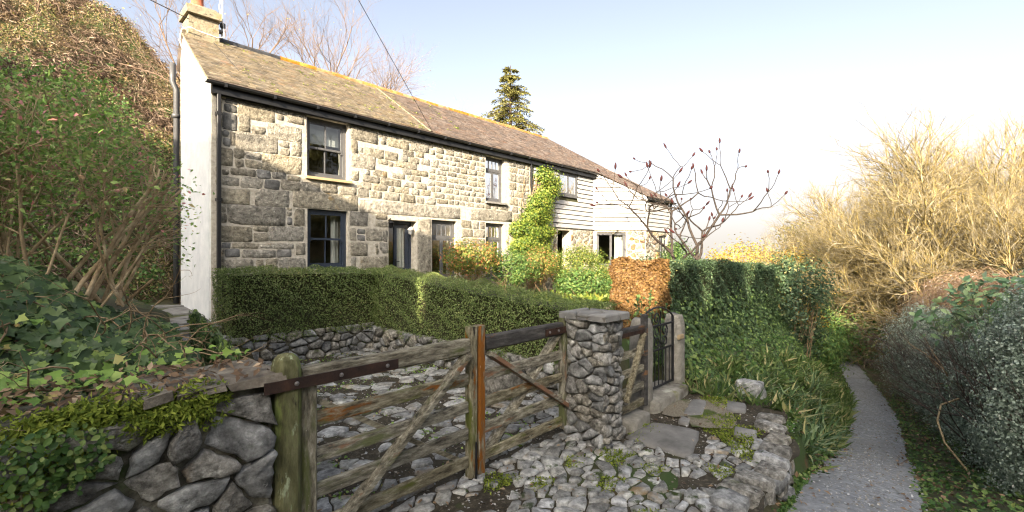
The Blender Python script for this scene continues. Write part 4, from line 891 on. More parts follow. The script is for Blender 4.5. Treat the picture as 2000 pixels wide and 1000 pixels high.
# gateposts, rubble pillar
gp = thing('gatepost', 'round topped mossy timber post at the hinge end of the left gate leaf', 'gatepost', (-1.44, 7.55, 0))
mb = MB(); h = .068; V = []; prof = [(1, -.1), (1, 1.06), (.96, 1.10), (.82, 1.14), (.5, 1.165), (.1, 1.172)]
sec = [(-1, -.55), (-.55, -1), (.55, -1), (1, -.55), (1, .55), (.55, 1), (-.55, 1), (-1, .55)]
for f, z in prof: V += [(-1.435 + x * h * f, 7.55 + y * h * f, z) for x, y in sec]
F = [(k * 8 + j, k * 8 + (j + 1) % 8, (k + 1) * 8 + (j + 1) % 8, (k + 1) * 8 + j) for k in range(len(prof) - 1) for j in range(8)] + [tuple(range(40, 48))]
mb.add(V, F).build('post', wood_post, gp)
def gate(name, lab, u0, u1, hinge_left, mats):
    g = thing(name, lab, 'gate', (u0 if hinge_left else u1, 7.55, .1), 'pair of five bar timber gates')
    top, rail, stile, br1, br2 = mats; vc = 7.55; hs, ms = (u0, u1) if hinge_left else (u1, u0); sg = 1 if hinge_left else -1
    x0, x1 = (u0, u1)
    mb = MB(); 
    mb.bbox(min(ms, ms - sg * .075), max(ms, ms - sg * .075), vc - .04, vc + .04, .03, 1.165, .014); mb.build('meeting_stile', stile, g)
    mb = MB(); mb.bbox(min(hs, hs + sg * .085), max(hs, hs + sg * .085), vc - .035, vc + .035, .08, 1.175 if not hinge_left else 1.02, .012); mb.build('hanging_stile', wood_stile, g)
    a, b = (hs + sg * (.0 if hinge_left else .09), ms - sg * .08)
    mb = MB(); mb.bbox(min(a, b), max(a, b), vc - .036, vc + .036, .965, 1.08, .012); mb.build('top_rail', top, g)
    for z in (.73, .52, .32, .11):
        mb = MB(); mb.bbox(min(hs + sg * .08, b), max(hs + sg * .08, b), vc - .016, vc + .016, z, z + .085, .006); mb.build('rail', rail[int(z * 10) % len(rail)], g)
    p, q = ((hs + sg * .14, vc + .036, .08), (ms - sg * .10, vc + .036, .97)) if hinge_left else ((hs + sg * .05, vc + .036, .30), (ms - sg * .11, vc + .036, .94))
    mb = MB(); mb.bar(p, q, .032, .085, (0, 1, 0)); mb.F = mb.F; mb.build('brace', br1, g)
    p, q = ((hs + sg * .12, vc - .036, .86), (ms - sg * .12, vc - .036, .16)) if hinge_left else ((hs + sg * .09, vc - .036, .97), (ms - sg * .12, vc - .036, .12))
    mb = MB(); mb.bar(p, q, .032, .085, (0, 1, 0)); mb.build('brace', br2, g)
    L = .58 if hinge_left else .36
    mb = MB(); mb.box(min(hs - sg * (.21 if hinge_left else .06), hs + sg * L), max(hs - sg * (.21 if hinge_left else .06), hs + sg * L), vc + .038 + (.034 if hinge_left else 0), vc + .048 + (.034 if hinge_left else 0), .985, 1.045); st = mb.build('strap_hinge', rust_iron, g)
    for t in ((-.05, .2, .5) if hinge_left else (.05, .18, .31)):
        mb = MB(); c = (hs + sg * t, vc + .048 + (.034 if hinge_left else 0), 1.015); V = []
        for rad, o in ((.013, 0), (.012, .006), (.006, .010)): V += [(c[0] + rad * math.cos(k * math.pi / 4), c[1] + o, c[2] + rad * math.sin(k * math.pi / 4)) for k in range(8)]
        mb.add(V, [(j * 8 + k, j * 8 + (k + 1) % 8, j * 8 + 8 + (k + 1) % 8, j * 8 + 8 + k) for j in (0, 1) for k in range(8)] + [tuple(range(16, 24))]); mb.build('bolt', steel, st)
    return g
g1 = gate('five_bar_gate', 'longer weathered gate leaf hung on the mossy timber post', -1.36, -.052, True, (wood_gate, (wood_gate, wood_gate, wood_gate), wood_stile, wood_gate, wood_plain))
mb = MB(); mb.tube([(-.09, 7.605, .30), (-.09, 7.605, -.02)], .008, 6); mb.build('drop_bolt', black_iron, g1)
g2 = gate('five_bar_gate', 'gate leaf with an orange diagonal brace hung on the rubble pillar', -.045, 1.115, False, (wood_dark, (wood_plain, wood_gate), wood_ostile, wood_orange, wood_plain))
pil = thing('gate_pillar', 'square rubble stone pillar with slate cap between the timber gates', 'pillar', (1.28, 7.78, 0))
PU0, PU1, PV0, PV1 = 1.10, 1.38, 7.60, 7.96
mb = MB(); mb.box(PU0, PU1, PV0, PV1, -.1, 1.14, taper=.005); mb.build('pillar_core', pillar_mortar, pil)
faces = [(lambda a, b, h: (PU0 + a, PV1 + h, b), PU1 - PU0), (lambda a, b, h: (PU0 - h, PV0 + a, b), PV1 - PV0), (lambda a, b, h: (PU1 + h, PV1 - a, b), PV1 - PV0), (lambda a, b, h: (PU1 - a, PV0 - h, b), PU1 - PU0)]
for T, W_ in faces:
    for c in vor(rr, W_ + .05, 1.18, .098, 1.7, 2):
        zc = c[:, 1].mean(); fl = 1 + max(0, .25 - zc) * 1.2
        V, F = stone(rr, c, .010, rr.uniform(.02, .052) * fl + max(0, .2 - zc) * .2, lambda a, b, h: T(a - .025, b - .03, h), 3, 9, .35, .03, .3)
        mk('stone', V, F, rubble if rr.random() < .6 else rubble_blue, pil, True)
for c in vor(rr, .45, .52, .17, 1.2, 2):
    V, F = stone(rr, c, .007, .03, lambda a, b, h: (1.02 + a, 7.52 + b, 1.15 + h), 2, 10, .04, .03, .02); mk('cap_slate', V, F, slab_m, pil)
mb = MB(); mb.box(1.03, 1.46, 7.53, 8.03, 1.12, 1.155, jit=.008, rng=rr); mb.build('cap_bed', pillar_mortar, pil)
# small timber gate
sgt = thing('wicket_gate', 'small grey timber gate between the rubble pillar and first granite post', 'gate', (1.47, 7.76, .1))
x0, x1, vc = 1.39, 1.97, 7.93
mb = MB(); mb.bbox(x1 - .06, x1, vc - .03, vc + .03, .17, 1.10, .008); mb.build('stile', wood_dark, sgt)
mb = MB(); mb.bbox(x0, x1 - .065, vc - .03, vc + .03, .92, 1.00, .008); mb.build('top_rail', wood_dark, sgt)
for z in (.70, .52, .345, .18): mb = MB(); mb.bbox(x0, x1 - .063, vc - .014, vc + .014, z, z + .075, .005); mb.build('rail', wood_plain, sgt)
mb = MB(); mb.bar((x0 + .12, vc + .03, .30), (x1 - .10, vc + .03, .92), .028, .06, (0, 1, 0)); mb.build('brace', wood_plain, sgt)
mb = MB(); mb.box(x0, x1 - .1, vc + .033, vc + .042, .925, .965); mb.build('strap_hinge', rust_iron, sgt)
# granite posts
def gpost(lab, u, v, w_, d_, z1, seed, name='granite_gatepost'):
    mb = []; V = []; n = 14; k = 16
    for j in range(n + 1):
        z = -.15 + (z1 + .15) * j / n; f = 1 - .05 * j / n
        if j == n: f *= .78
        if j == n - 1: f *= .97
        for a in range(k):
            t = 2 * math.pi * (a + .5) / k; c, s = math.cos(t), math.sin(t); m = max(abs(c), abs(s)); p = np.array((c, s)) * (.82 / m + .18)
            nn = 1 + .13 * mnoise.noise(Vector((c * 1.2 + seed, s * 1.2, z * 2.2))) + .06 * mnoise.noise(Vector((c * 3 + seed, s * 3, z * 7)))
            V.append((u + p[0] * w_ / 2 * f * nn, v + p[1] * d_ / 2 * f * nn, z + .03 * mnoise.noise(Vector((c + seed, s, 5)))))
    F = [(j * k + a, j * k + (a + 1) % k, (j + 1) * k + (a + 1) % k, (j + 1) * k + a) for j in range(n) for a in range(k)] + [tuple(range(n * k, n * k + k))]
    return tag(mk(name, V, F, post_m, None, True, loc=(u, v, 0)), lab, 'gatepost')
post_m = M('granite_post', [(.3, (.17, .155, .13)), (.5, (.28, .26, .22)), (.75, (.43, .40, .35))], scale=9, detail=12, bump=.9, bscale=38, coarse=10, bdist=.02, patches=[((.46, .45, .37), 4, .60, .08), ((.10, .085, .06), 2.2, .56, .12), ((.20, .20, .08), 3, .62, .1)])
gpost('granite gatepost between the small timber gate and the iron gate', 2.12, 7.80, .22, .22, 1.02, 2.2)
pst2 = gpost('granite gatepost beyond the iron gate with a wooden latch block', 3.10, 7.74, .19, .22, .98, 7.7)
mb = MB(); mb.bbox(2.93, 3.04, 7.85, 7.885, .70, .755, .008); tag(mb.build('latch_block', timber_sill), 'small pale wooden latch block fixed to the far granite gatepost', 'latch')
# iron gate
ig = thing('iron_gate', 'black wrought iron gate with curled scrolls between the granite posts', 'gate', (2.10, 7.80, .16))
y = 7.78; fr_ = MB(); 
a0, a1 = 2.11, 2.96
for x in (a0, a1): fr_.bbox(x - .014, x + .014, y - .012, y + .012, .19, .98, .003)
for z in (.20, .62, .90): fr_.bbox(a0 + .015, a1 - .015, y - .01, y + .01, z - .01, z + .012, .003)
fr_.tube([(a0 + (a1 - a0) * t, y, .98 + .13 * math.sin(math.pi * t) ** .8) for t in np.linspace(0, 1, 14)], .011, 6); fr_.build('gate_frame', black_iron, ig)
for k in range(1, 9):
    x = a0 + (a1 - a0) * k / 9; mb = MB(); mb.tube([(x, y, .21), (x, y, .62)], .007, 6); mb.build('bar', black_iron, ig)
def spiral(cx_, cz, r0, t0, t1, flip): return [(cx_ + flip * r0 * (1 - .72 * t) * math.cos(t0 + (t1 - t0) * t), y, cz + r0 * (1 - .72 * t) * math.sin(t0 + (t1 - t0) * t)) for t in np.linspace(0, 1, 16)]
for cx_, cz, fl in ((2.32, .83, 1), (2.53, .83, -1), (2.53, .70, 1), (2.74, .83, 1), (2.74, .70, -1), (2.32, .70, -1), (2.53, .98, 1)):
    mb = MB(); mb.tube(spiral(cx_, cz, .085, -math.pi / 2, math.pi * 2.2, fl), .009, 5); mb.build('scroll', black_iron, ig, True)
for x in (2.42, 2.63): mb = MB(); mb.tube([(x, y, .62), (x, y, 1.06)], .007, 6); mb.build('bar', black_iron, ig)
# doorstep slabs under the small gates
def slab(name, lab, P, z0, z1, mat=slab_m, seed=1, cat='step'):
    P = np.array(P, float); rs = random.Random(seed); n = len(P); c = P.mean(0); V = []; F = []
    Q = []
    for k in range(n):
        for t in (.08, .36, .64, .92): Q.append(P[k] * (1 - t) + P[(k + 1) % n] * t + np.array((rs.uniform(-.012, .012), rs.uniform(-.012, .012))))
    Q = np.array(Q); m = len(Q)
    for f, z in ((1.0, z0), (1.0, z1 - .02), (.965, z1), (.55, z1 + .004)):
        for q in Q: e = c + (q - c) * f; V.append((e[0], e[1], z + (rs.uniform(-.006, .006) if z > z0 else 0)))
    V.append((c[0], c[1], z1 + .003))
    F = [(j * m + k, j * m + (k + 1) % m, (j + 1) * m + (k + 1) % m, (j + 1) * m + k) for j in range(3) for k in range(m)] + [(3 * m + k, 3 * m + (k + 1) % m, 4 * m) for k in range(m)]
    return tag(mk(name, V, F, mat, None, True), lab, cat)
slab('stone_step', 'worn granite step under the small timber gate', [(1.46, 7.64), (1.90, 7.66), (1.90, 8.02), (1.48, 8.04)], -.06, .13, post_m, 4)
slab('stone_step', 'long granite threshold under the iron gate', [(2.10, 7.55), (3.0, 7.58), (3.02, 7.98), (2.10, 8.0)], -.06, .16, post_m, 5)
# cobbled yard and forecourt
yard = tag(mk('yard', [(-1.62, 2.5, .012), (1.97, 2.5, .012), (1.97, 7.5, .012), (-1.62, 7.5, .012)] , [(0, 1, 2, 3)], cobble_earth), kind='structure')
xs = np.arange(-2.2, 3.31, .10); ys = np.arange(7.45, 9.36, .095); V = []
def fz(u, v): return .012 + .02 * math.sin(u * 2.1) * math.cos(v * 1.9) + max(0, u - 1.9) * .05 - max(0, v - 8.9) * .03
for a in xs:
    for b in ys: V.append((a, min(b, 9.27 - max(0, a - 2.1) * .35 + .03 * math.sin(a * 9)), fz(a, b)))
fore = mk('forecourt', V, grid_faces(len(xs), len(ys)), cobble_earth, kind='structure', smooth=True)
flag = np.array([(1.38, 8.0), (1.88, 8.04), (1.97, 8.50), (1.35, 8.64)])
def in_flag(c): return 1.32 < c[0] < 2.0 and 8.0 < c[1] < 8.62
cob = []
for c in vor(rr, 4.4, 1.80, .104, 1.4, 2):
    c = c + np.array((-1.9, 7.50)); m = c.mean(0)
    if in_flag(m) or (1.05 < m[0] < 1.5 and m[1] < 8.02) or (m[0] > 1.44 and m[1] < 8.02): continue
    if m[0] > 1.95 and m[1] < 8.95 and rr.random() < .93: continue
    if m[0] > 1.6 and m[1] < 8.3: continue
    if m[1] > 9.12 - max(0, m[0] - 2.1) * .35: continue
    if m[0] > 2.35: continue
    cob.append((c, m))
for c in vor(rr, 3.5, 4.85, .15, 1.2, 2):
    c = c + np.array((-1.58, 2.6)); m = c.mean(0)
    if m[1] > 7.44: continue
    cob.append((c, m))
cob.sort(key=lambda t: math.hypot(t[1][0] - CU, t[1][1] - CV) / (.6 + math.sqrt(np.ptp(t[0][:, 0]) * np.ptp(t[0][:, 1])) * 3))
cs = MB(); n = 0
for c, m in cob:
    if m[1] < 7.5 and rr.random() < .30: continue          # soil and weeds have swallowed some
    gone = mnoise.noise(Vector((m[0] * 1.5, m[1] * 1.5, 2.5)))
    if m[1] >= 7.5 and gone > .42 and rr.random() < .6: continue
    sink = rr.uniform(-.010, 0) - max(0, gone) * .02 if m[1] > 7.5 else rr.uniform(-.022, 0)
    V, F = stone(rr, c, rr.uniform(.008, .022), rr.uniform(.016, .034), lambda a, b, h: (a, b, (fz(a, b) if m[1] > 7.46 else .012) + h + sink), 2, 10, .16, .02, .16, .05)
    if n < 300: mk('cobble', V, F, cobble_m, fore if m[1] > 7.46 else yard, True)
    else: cs.add(V, F)
    n += 1
# the joined cobbles keep separate tints by three materials
cs.build('cobble_field', cobble_m, yard, True, 'stuff')
# crazy paving near the gate and the flagstone
V, F = stone(rr, flag, .01, .035, lambda a, b, h: (a, b, fz(a, b) + h), 3, 16, .05, .02, .02); mk('flagstone', V, F, slab_m, fore, True)
for P in ([(2.2, 8.2), (2.75, 8.1), (2.8, 8.25), (2.3, 8.4)], [(2.62, 8.5), (2.95, 8.4), (3.0, 8.6), (2.7, 8.68)], [(2.05, 8.75), (2.25, 8.7), (2.3, 8.9), (2.1, 8.95)], [(2.0, 8.25), (2.2, 8.2), (2.15, 8.33), (2.02, 8.36)]):
    V, F = stone(rr, np.array(P), .01, .03, lambda a, b, h: (a, b, fz(a, b) + h), 3, 12, .1, .02, .03); mk('flagstone', V, F, slab_m, fore, True)
V = []; 
for j, f in enumerate((1, .7, .35, .05)):
    for k in range(24):
        t = k * math.pi / 12; q = 1 + .25 * math.sin(3 * t + 1) + .12 * math.sin(7 * t)
        V.append((2.6 + .62 * f * q * math.cos(t), 8.32 + .34 * f * q * math.sin(t), fz(2.6, 8.4) + .002 + .022 * (1 - f)))
mk('gravel_patch', V, [(j * 24 + k, j * 24 + (k + 1) % 24, (j + 1) * 24 + (k + 1) % 24, (j + 1) * 24 + k) for j in range(3) for k in range(24)] + [tuple(range(72, 96))], gravel_m, kind='structure', smooth=True)
# retaining wall at the lane edge of the forecourt
ew = thing('retaining_wall', 'low wall of large edging stones dropping from the cobbled forecourt to the lane', 'wall', (1.6, 9.2, -.2))
Tr = frame((-.3, 9.16), (1, 0))
def edge_v(u): return 9.22 - max(0, u - 2.1) * .42 + .03 * math.sin(u * 5)
for c in vor(rr, 3.25, .62, .19, 1.4, 2):
    V, F = stone(rr, c, .02, rr.uniform(.03, .09), lambda a, b, h: (-.3 + a, edge_v(-.3 + a) + h - .02, b - .60 - max(0, a - 2) * .1), 3, 10, .25, .08, .2)
    mk('stone', V, F, rubble if rr.random() < .65 else rubble_blue, ew, True)
u = -.5
while u < 2.75:
    wd = rr.uniform(.17, .36); dv = rr.uniform(.16, .26); v0 = edge_v(u + wd / 2)
    V, F = stone(rr, np.array([(u, v0 - dv), (u + wd, v0 - dv), (u + wd, v0 + .04), (u, v0 + .04)]), .02, rr.uniform(.05, .085), lambda a, b, h: (a, b, fz(a, b) - .015 + h), 3, 12, .2, .1, .12)
    mk('edging_stone', V, F, rubble if rr.random() < .5 else cobble_m, ew, True); u += wd

print('cobbles', n, sum(1 for c, m in cob if m[1] < 3.3))

# ---------------------------------------------------------------- hedges
def slab_pts(n, a0, a1, b0, b1, z0f, z1f, rng=RG, top_w=1.0, jit=.035):
    """points over the faces of a hedge with varying top; normals point outwards"""
    A = (a1 - a0, b1 - b0); hz = 1.2
    area = np.array([A[0] * hz, A[0] * hz, A[1] * hz, A[1] * hz, A[0] * A[1] * top_w]); k = rng.choice(5, n, p=area / area.sum())
    s, t = rng.random(n), rng.random(n); u = a0 + s * A[0]; v = b0 + t * A[1]
    u = np.where(k == 2, a0, np.where(k == 3, a1, u)); v = np.where(k == 0, b0, np.where(k == 1, b1, v))
    zz0, zz1 = z0f(u, v), z1f(u, v); q = rng.random(n) ** .9
    z = np.where(k == 4, zz1, zz0 + (zz1 - zz0) * q)
    N = np.zeros((n, 3)); N[k == 0, 1] = -1; N[k == 1, 1] = 1; N[k == 2, 0] = -1; N[k == 3, 0] = 1; N[k == 4, 2] = 1
    P = np.stack([u, v, z], 1)
    bump = .035 * np.sin(u * 5.1 + z * 6) * np.cos(v * 5.7 + z * 3) + .03 * np.sin(u * 13 + v * 11 + z * 17)
    P += N * (bump - rng.exponential(jit, n))[:, None]
    return P, unit(N + rng.normal(size=(n, 3)) * .55 + np.array((0, 0, .25)))
def core_box(name, a0, a1, b0, b1, z0, z1f, mat, parent, inset=.10):
    nu, nv = max(3, int((a1 - a0) / .15)), max(3, int((b1 - b0) / .15)); V = []; F = []
    us, vs = np.linspace(a0 + inset, a1 - inset, nu), np.linspace(b0 + inset, b1 - inset, nv)
    for u in us:
        for v in vs: V.append((u, v, float(z1f(u, v)) - inset))
    F = [tuple(x) for x in grid_faces(nu, nv)]
    rim = [(i, 0) for i in range(nu)] + [(nu - 1, j) for j in range(1, nv)] + [(i, nv - 1) for i in range(nu - 2, -1, -1)] + [(0, j) for j in range(nv - 2, 0, -1)]
    k0 = len(V); ids = [i * nv + j for i, j in rim]
    for i, j in rim: V.append((us[i], vs[j], z0))
    m = len(rim); F += [(ids[k], ids[(k + 1) % m], k0 + (k + 1) % m, k0 + k) for k in range(m)]
    mk(name, V, F, mat, parent, True)
def hedge(name, lab, boxes, n, size, leafm, corem, tm=T_LEAF, cat='hedge', rngf=None, loc=None, jit=.035):
    h = thing(name, lab, cat, loc or (boxes[0][0], boxes[0][3], boxes[0][4])); PP, NN = [], []
    tot = sum((b[1] - b[0] + b[3] - b[2]) for b in boxes)
    for b in boxes:
        a0, a1, b0, b1, z0, z1f = b; core_box('branches', a0, a1, b0, b1, z0, z1f, corem, h)
        P, N = slab_pts(int(n * (a1 - a0 + b1 - b0) / tot), a0, a1, b0, b1, lambda u, v: np.full(np.shape(u), z0) , z1f, jit=jit)
        PP.append(P); NN.append(N)
    P, N = np.concatenate(PP), np.concatenate(NN)
    scatter('foliage', tm, P, N, RG.uniform(.6, 1.25, len(P)) * size, leafm, h, rnd=np.clip(RG.random(len(P)) * .75 + .25 * (.5 + .5 * np.sin(P[:, 0] * 3.1) * np.cos(P[:, 2] * 4.3)), 0, 1))
    return h
top1 = lambda u, v: 1.50 - .02 * np.clip(u, 0, 3) - np.clip((v - 2.6) / 4.6, 0, 1) * .34 + .012 * np.sin(u * 9) + .012 * np.sin(v * 8)
hedge('box_hedge', 'neatly clipped L shaped green hedge standing on the low dry stone wall', [(-.42, 2.72, 1.85, 2.62, .38, top1), (1.92, 2.72, 2.50, 7.15, .30, top1)], 95000, .030, L_box, core_m)
hedge('beech_hedge', 'rusty brown beech hedge end glowing in the sun beside the garden path', [(3.98, 4.35, 6.32, 7.12, .30, lambda u, v: 1.62 + .02 * np.sin(v * 9))], 34000, .036, L_beech, core_brown, T_ROUND, jit=.022)
top2 = lambda u, v: 1.63 - .02 * (u - 4) + .03 * np.sin(u * 2.1) + .02 * np.sin(u * 7 + v * 5)
hedge('dark_hedge', 'dark green clipped hedge on the ivy bank between the brown hedge and the lane', [(4.32, 9.4, 6.35, 7.16, .20, top2), (9.3, 10.2, 6.2, 7.3, -.3, lambda u, v: 1.45 + .05 * np.sin(u * 5))], 60000, .042, L_yew, core_m, T_LEAF, jit=.05)
# ---------------------------------------------------------------- ivy bank, moss and undergrowth at the left
def gzf(P): return gz(P[:, 0], P[:, 1])
def gnorm(P, e=.06):
    a = gz(P[:, 0] + e, P[:, 1]) - gz(P[:, 0] - e, P[:, 1]); b = gz(P[:, 0], P[:, 1] + e) - gz(P[:, 0], P[:, 1] - e)
    return unit(np.stack([-a / (2 * e), -b / (2 * e), np.ones(len(P))], 1))
def on_ground(n, u0, u1, v0, v1, rng=RG, keep=None):
    P = np.stack([rng.uniform(u0, u1, n), rng.uniform(v0, v1, n), np.zeros(n)], 1)
    if keep is not None: P = P[keep(P[:, 0], P[:, 1])]
    P[:, 2] = gzf(P); return P
ivy = thing('ivy', 'dark large leaved ivy smothering the bank behind the rubble wall at the left', 'ivy', (-2.2, 6, 1.1))
P = on_ground(5200, -3.9, -1.45, 4.2, 7.15, keep=lambda u, v: u < bank_edge(v) + .12)
P[:, 2] += RG.random(len(P)) ** 1.5 * (.05 + .34 * smooth((-1.75 - P[:, 0]) / .9) * smooth((7.0 - P[:, 1]) / .9))
view = np.array((CU, CV, EYE)); N = unit(gnorm(P) + .8 * unit(view - P) * np.array((.6, 1, .6)) + RG.normal(size=P.shape) * .45)
d = np.linalg.norm(P - view, axis=1); order = np.argsort(d + RG.random(len(P)) * 1.2); big_ = order[:230]; rest_ = order[230:]
down = np.tile(np.array((0., .45, -.9)), (len(P), 1)) + RG.normal(size=P.shape) * .6
SZ = RG.uniform(.032, .088, len(P))
scatter('ivy_foliage', T_IVY, P[rest_], N[rest_], SZ[rest_], L_ivy, ivy, 'stuff', along=down[rest_])
leafvar = []
for k in range(10):
    tv, tf = T_IVY; V = tv.copy(); V[:, 2] += .10 * np.sin(V[:, 1] * 3 + k) + .05 * RG.normal(size=len(V)); V[:, 0] *= RG.uniform(.85, 1.2)
    me = bpy.data.meshes.new('leaf'); me.from_pydata(V.tolist(), [], tf.tolist()); a = me.attributes.new('rnd', 'FLOAT', 'FACE'); a.data.foreach_set('value', np.full(len(tf), [.02, .2, .35, .5, .6, .7, .78, .85, .93, .3][k], dtype=np.float32))
    me.materials.append(L_ivy); leafvar.append(me)
from mathutils import Matrix
for q, i in enumerate(big_):
    o = bpy.data.objects.new('leaf', leafvar[q % 10]); COL.objects.link(o); o.parent = ivy
    n_ = Vector((N[i][0], -N[i][1], N[i][2])); t_ = Vector((down[i][0], -down[i][1], down[i][2])); t_ = (t_ - n_ * t_.dot(n_)).normalized(); b_ = t_.cross(n_)
    R = Matrix((b_, t_, n_)).transposed().to_4x4(); s = SZ[i] * 1.15
    o.matrix_basis = Matrix.Translation(Vector((P[i][0] + 2.2, -(P[i][1] - 6), P[i][2] - 1.1))) @ R @ Matrix.Scale(s, 4)
sg = [[], []]; rng = np.random.default_rng(4)
for k in range(60):
    p = on_ground(1, -3.2, -1.65, 5.6, 7.2, rng)[0] + np.array((0, 0, .04)); grow(rng, p, (rng.normal() * .6, .7, .1 + rng.random() * .5), rng.uniform(.3, .8), .006, 0, 1, sg, [], 6, .3, -.06, (0, 2), .8, .4, .6)
seg_mesh('stem', sg[0] + sg[1], bark_brown, ivy, 4)
P = on_ground(2600, -3.4, -1.62, 6.2, 7.14, keep=lambda u, v: u < bank_edge(v) + .05); P[:, 2] += RG.random(len(P)) * .09
scatter('ivy_foliage', T_IVY, P, unit(view - P) * np.array((.6, 1, .6)) + np.array((0, .2, .5)) + RG.normal(size=P.shape) * .4, RG.uniform(.04, .085, len(P)), L_ivy, ivy, 'stuff', along=np.array((0., .5, -.8)) + RG.normal(size=P.shape) * .6)
n = 2600; v = RG.uniform(3.7, 7.1, n); P = np.stack([bank_edge(v) + .06 + RG.random(n) * .08, v, RG.random(n) * 1.08], 1)
scatter('ivy_foliage', T_IVY, P, np.array((1, .2, .4)) + RG.normal(size=P.shape) * .4, RG.uniform(.04, .085, n), L_ivy, ivy, 'stuff', along=np.array((0., .2, -1)) + RG.normal(size=P.shape) * .5)
yi = thing('young_ivy', 'pale young ivy and leaf litter spilling over the slate coping of the near wall', 'ivy', (-1.9, 7.2, 1.05))
P = on_ground(520, -3.3, -1.5, 6.3, 7.5, keep=lambda u, v: (v > 6.5)); P[:, 2] = np.where(P[:, 1] > 7.1, 1.09, P[:, 2]) + RG.random(len(P)) * .10
keep = ~((P[:, 1] > 7.22) & (P[:, 0] > -1.95)); P = P[keep]
scatter('foliage', T_IVY, P, RG.normal(size=P.shape) * .5 + np.array((0, .5, .9)), RG.uniform(.028, .065, len(P)), L_ivyl, yi)
P = on_ground(760, -2.6, -1.5, 6.6, 7.6); P[:, 2] = np.where(P[:, 1] > 7.1, 1.09, P[:, 2]) + RG.random(len(P)) * .03; P = P[~((P[:, 1] > 7.3) & (P[:, 0] > -1.75) & (RG.random(len(P)) < .55))]
scatter('dead_leaves', T_LEAF, P, RG.normal(size=P.shape) * .5 + np.array((0, .2, 1)), RG.uniform(.03, .065, len(P)), L_litter, yi, 'stuff')
moss = thing('moss', 'bright yellow green moss cushions hanging over the top of the near wall', 'moss', (-2.3, 7.5, 1.0))
PP, NN = [], []
for k in range(34):
    u = RG.uniform(-3.0, -1.82); z = (1.05 - RG.random() * (.10 + .42 * smooth((-2.25 - u) / .35))); n = 330; r = RG.uniform(.05, .12)
    d = unit(RG.normal(size=(n, 3))); PP.append(np.array((u, 7.58, z)) + d * np.array((r * 1.5, .05, r * .8))); NN.append(d + np.array((0, .6, .3)))
P, N = np.concatenate(PP), np.concatenate(NN); scatter('foliage', T_NEEDLE, P, N + RG.normal(size=P.shape) * .9, RG.uniform(.018, .04, len(P)), L_moss, moss, width=1.8)
creep = thing('creeping_fern', 'small leafy creepers dangling down the shaded left part of the near wall', 'creeper', (-2.6, 7.6, .8))
n = 2600; u = RG.uniform(-3.4, -2.16, n); z = 1.02 - RG.random(n) * (.25 + .9 * smooth((-2.3 - u) / .35)); P = np.stack([u, 7.60 + RG.random(n) * .09, z], 1)
keep = np.array([mnoise.noise(Vector((p[0] * 4, 0, p[2] * 4))) > -.10 for p in P]); P = P[keep]
scatter('foliage', T_OVAL, P, np.array((0, 1, .5)) + RG.normal(size=P.shape) * .5, RG.uniform(.016, .038, len(P)), L_green, creep)
# ---------------------------------------------------------------- shrub with bare fanning stems
fs = thing('fuchsia_shrub', 'large straggly shrub with bare tan stems and pink buds on the left bank', 'shrub', (-2.4, 4.9, 1.3))
rng = np.random.default_rng(21); segs = [[], [], [], []]; tips = []
for k in range(30):
    b = np.array((rng.uniform(-3.2, -1.75), rng.uniform(4.3, 5.2), 1.25)); ph = rng.uniform(-1.0, 1.0)
    d = np.array((math.sin(ph) * .8 + (.25 if b[0] > -2.3 else 0), rng.uniform(-.35, .35), 1.0))
    grow(rng, b, d, rng.uniform(1.5, 2.15), rng.uniform(.009, .021), 0, 2, segs, tips, 6, .14, .02, (2, 4) if k % 2 else (1, 3), .9, .46, .5, lo=.25)
def inb(q, o=3):
    du, dv = q[o] - CU, q[o + 1] - CV; Z = du * .7280 - dv * .6856; k = (du * .6856 + dv * .7280) / Z
    return k < -.725 and (q[o + 2] - 1.7) / Z < .385 - .24 * min(1, max(0, (k + .93) / .21))
segs = [[q for q in L if inb(q)] for L in segs]; tips = [t for t in tips if inb(t, 0)]
seg_mesh('stem', segs[0] + segs[1], tan_stem, fs, 6); seg_mesh('twig', segs[2] + segs[3], tan_stem, fs, 3)
tp = np.array(tips); print('fuchsia', [len(s) for s in segs], len(tp))
i = rng.integers(0, len(tp), 46000); P = tp[i, :3] + rng.normal(size=(len(i), 3)) * .10; hf = np.clip((P[:, 2] - 1.4) / 1.8, 0, 1); m = rng.random(len(P)) < .20 + .28 * hf; P = P[m]
scatter('foliage', T_LEAF, P, rng.normal(size=P.shape) * .7 + np.array((0, .3, .8)), rng.uniform(.026, .058, len(P)), L_fuch, fs)
# ---------------------------------------------------------------- hillside bracken (uncountable) and bare thorn trees
P = on_ground(210000, -9, 5.5, -14, -2.9, keep=lambda u, v: (u < 1.5) | (v < -6)); P = lumpy(P, np.tile((0, 0, 1.), (len(P), 1)), .0, 1)
cl = np.array([mnoise.noise(Vector((p[0] * .7, p[1] * .7, 0))) + .5 * mnoise.noise(Vector((p[0] * 2.1, p[1] * 2.1, 7))) for p in P])
P[:, 2] += RG.random(len(P)) * .38 * (.4 + np.clip(cl, 0, 1) * 2)
m = cl > .02
tag(scatter('bracken', T_LEAF, P[m], gnorm(P[m]) + RG.normal(size=P[m].shape) * .7, RG.uniform(.03, .085, m.sum()), L_brack, None, 'stuff', along=RG.normal(size=P[m].shape) + np.array((.2, .8, -.5)), rnd=np.clip(.5 * RG.random(m.sum()) + .5 * np.clip(cl[m] * 1.6, 0, 1) * RG.random(m.sum()) + .35 * (cl[m] > .32), 0, 1)), 'orange bracken and brambles covering the steep hillside behind the house', 'bracken')
m2 = (~m & (RG.random(len(P)) < .55)) | (RG.random(len(P)) < .12)
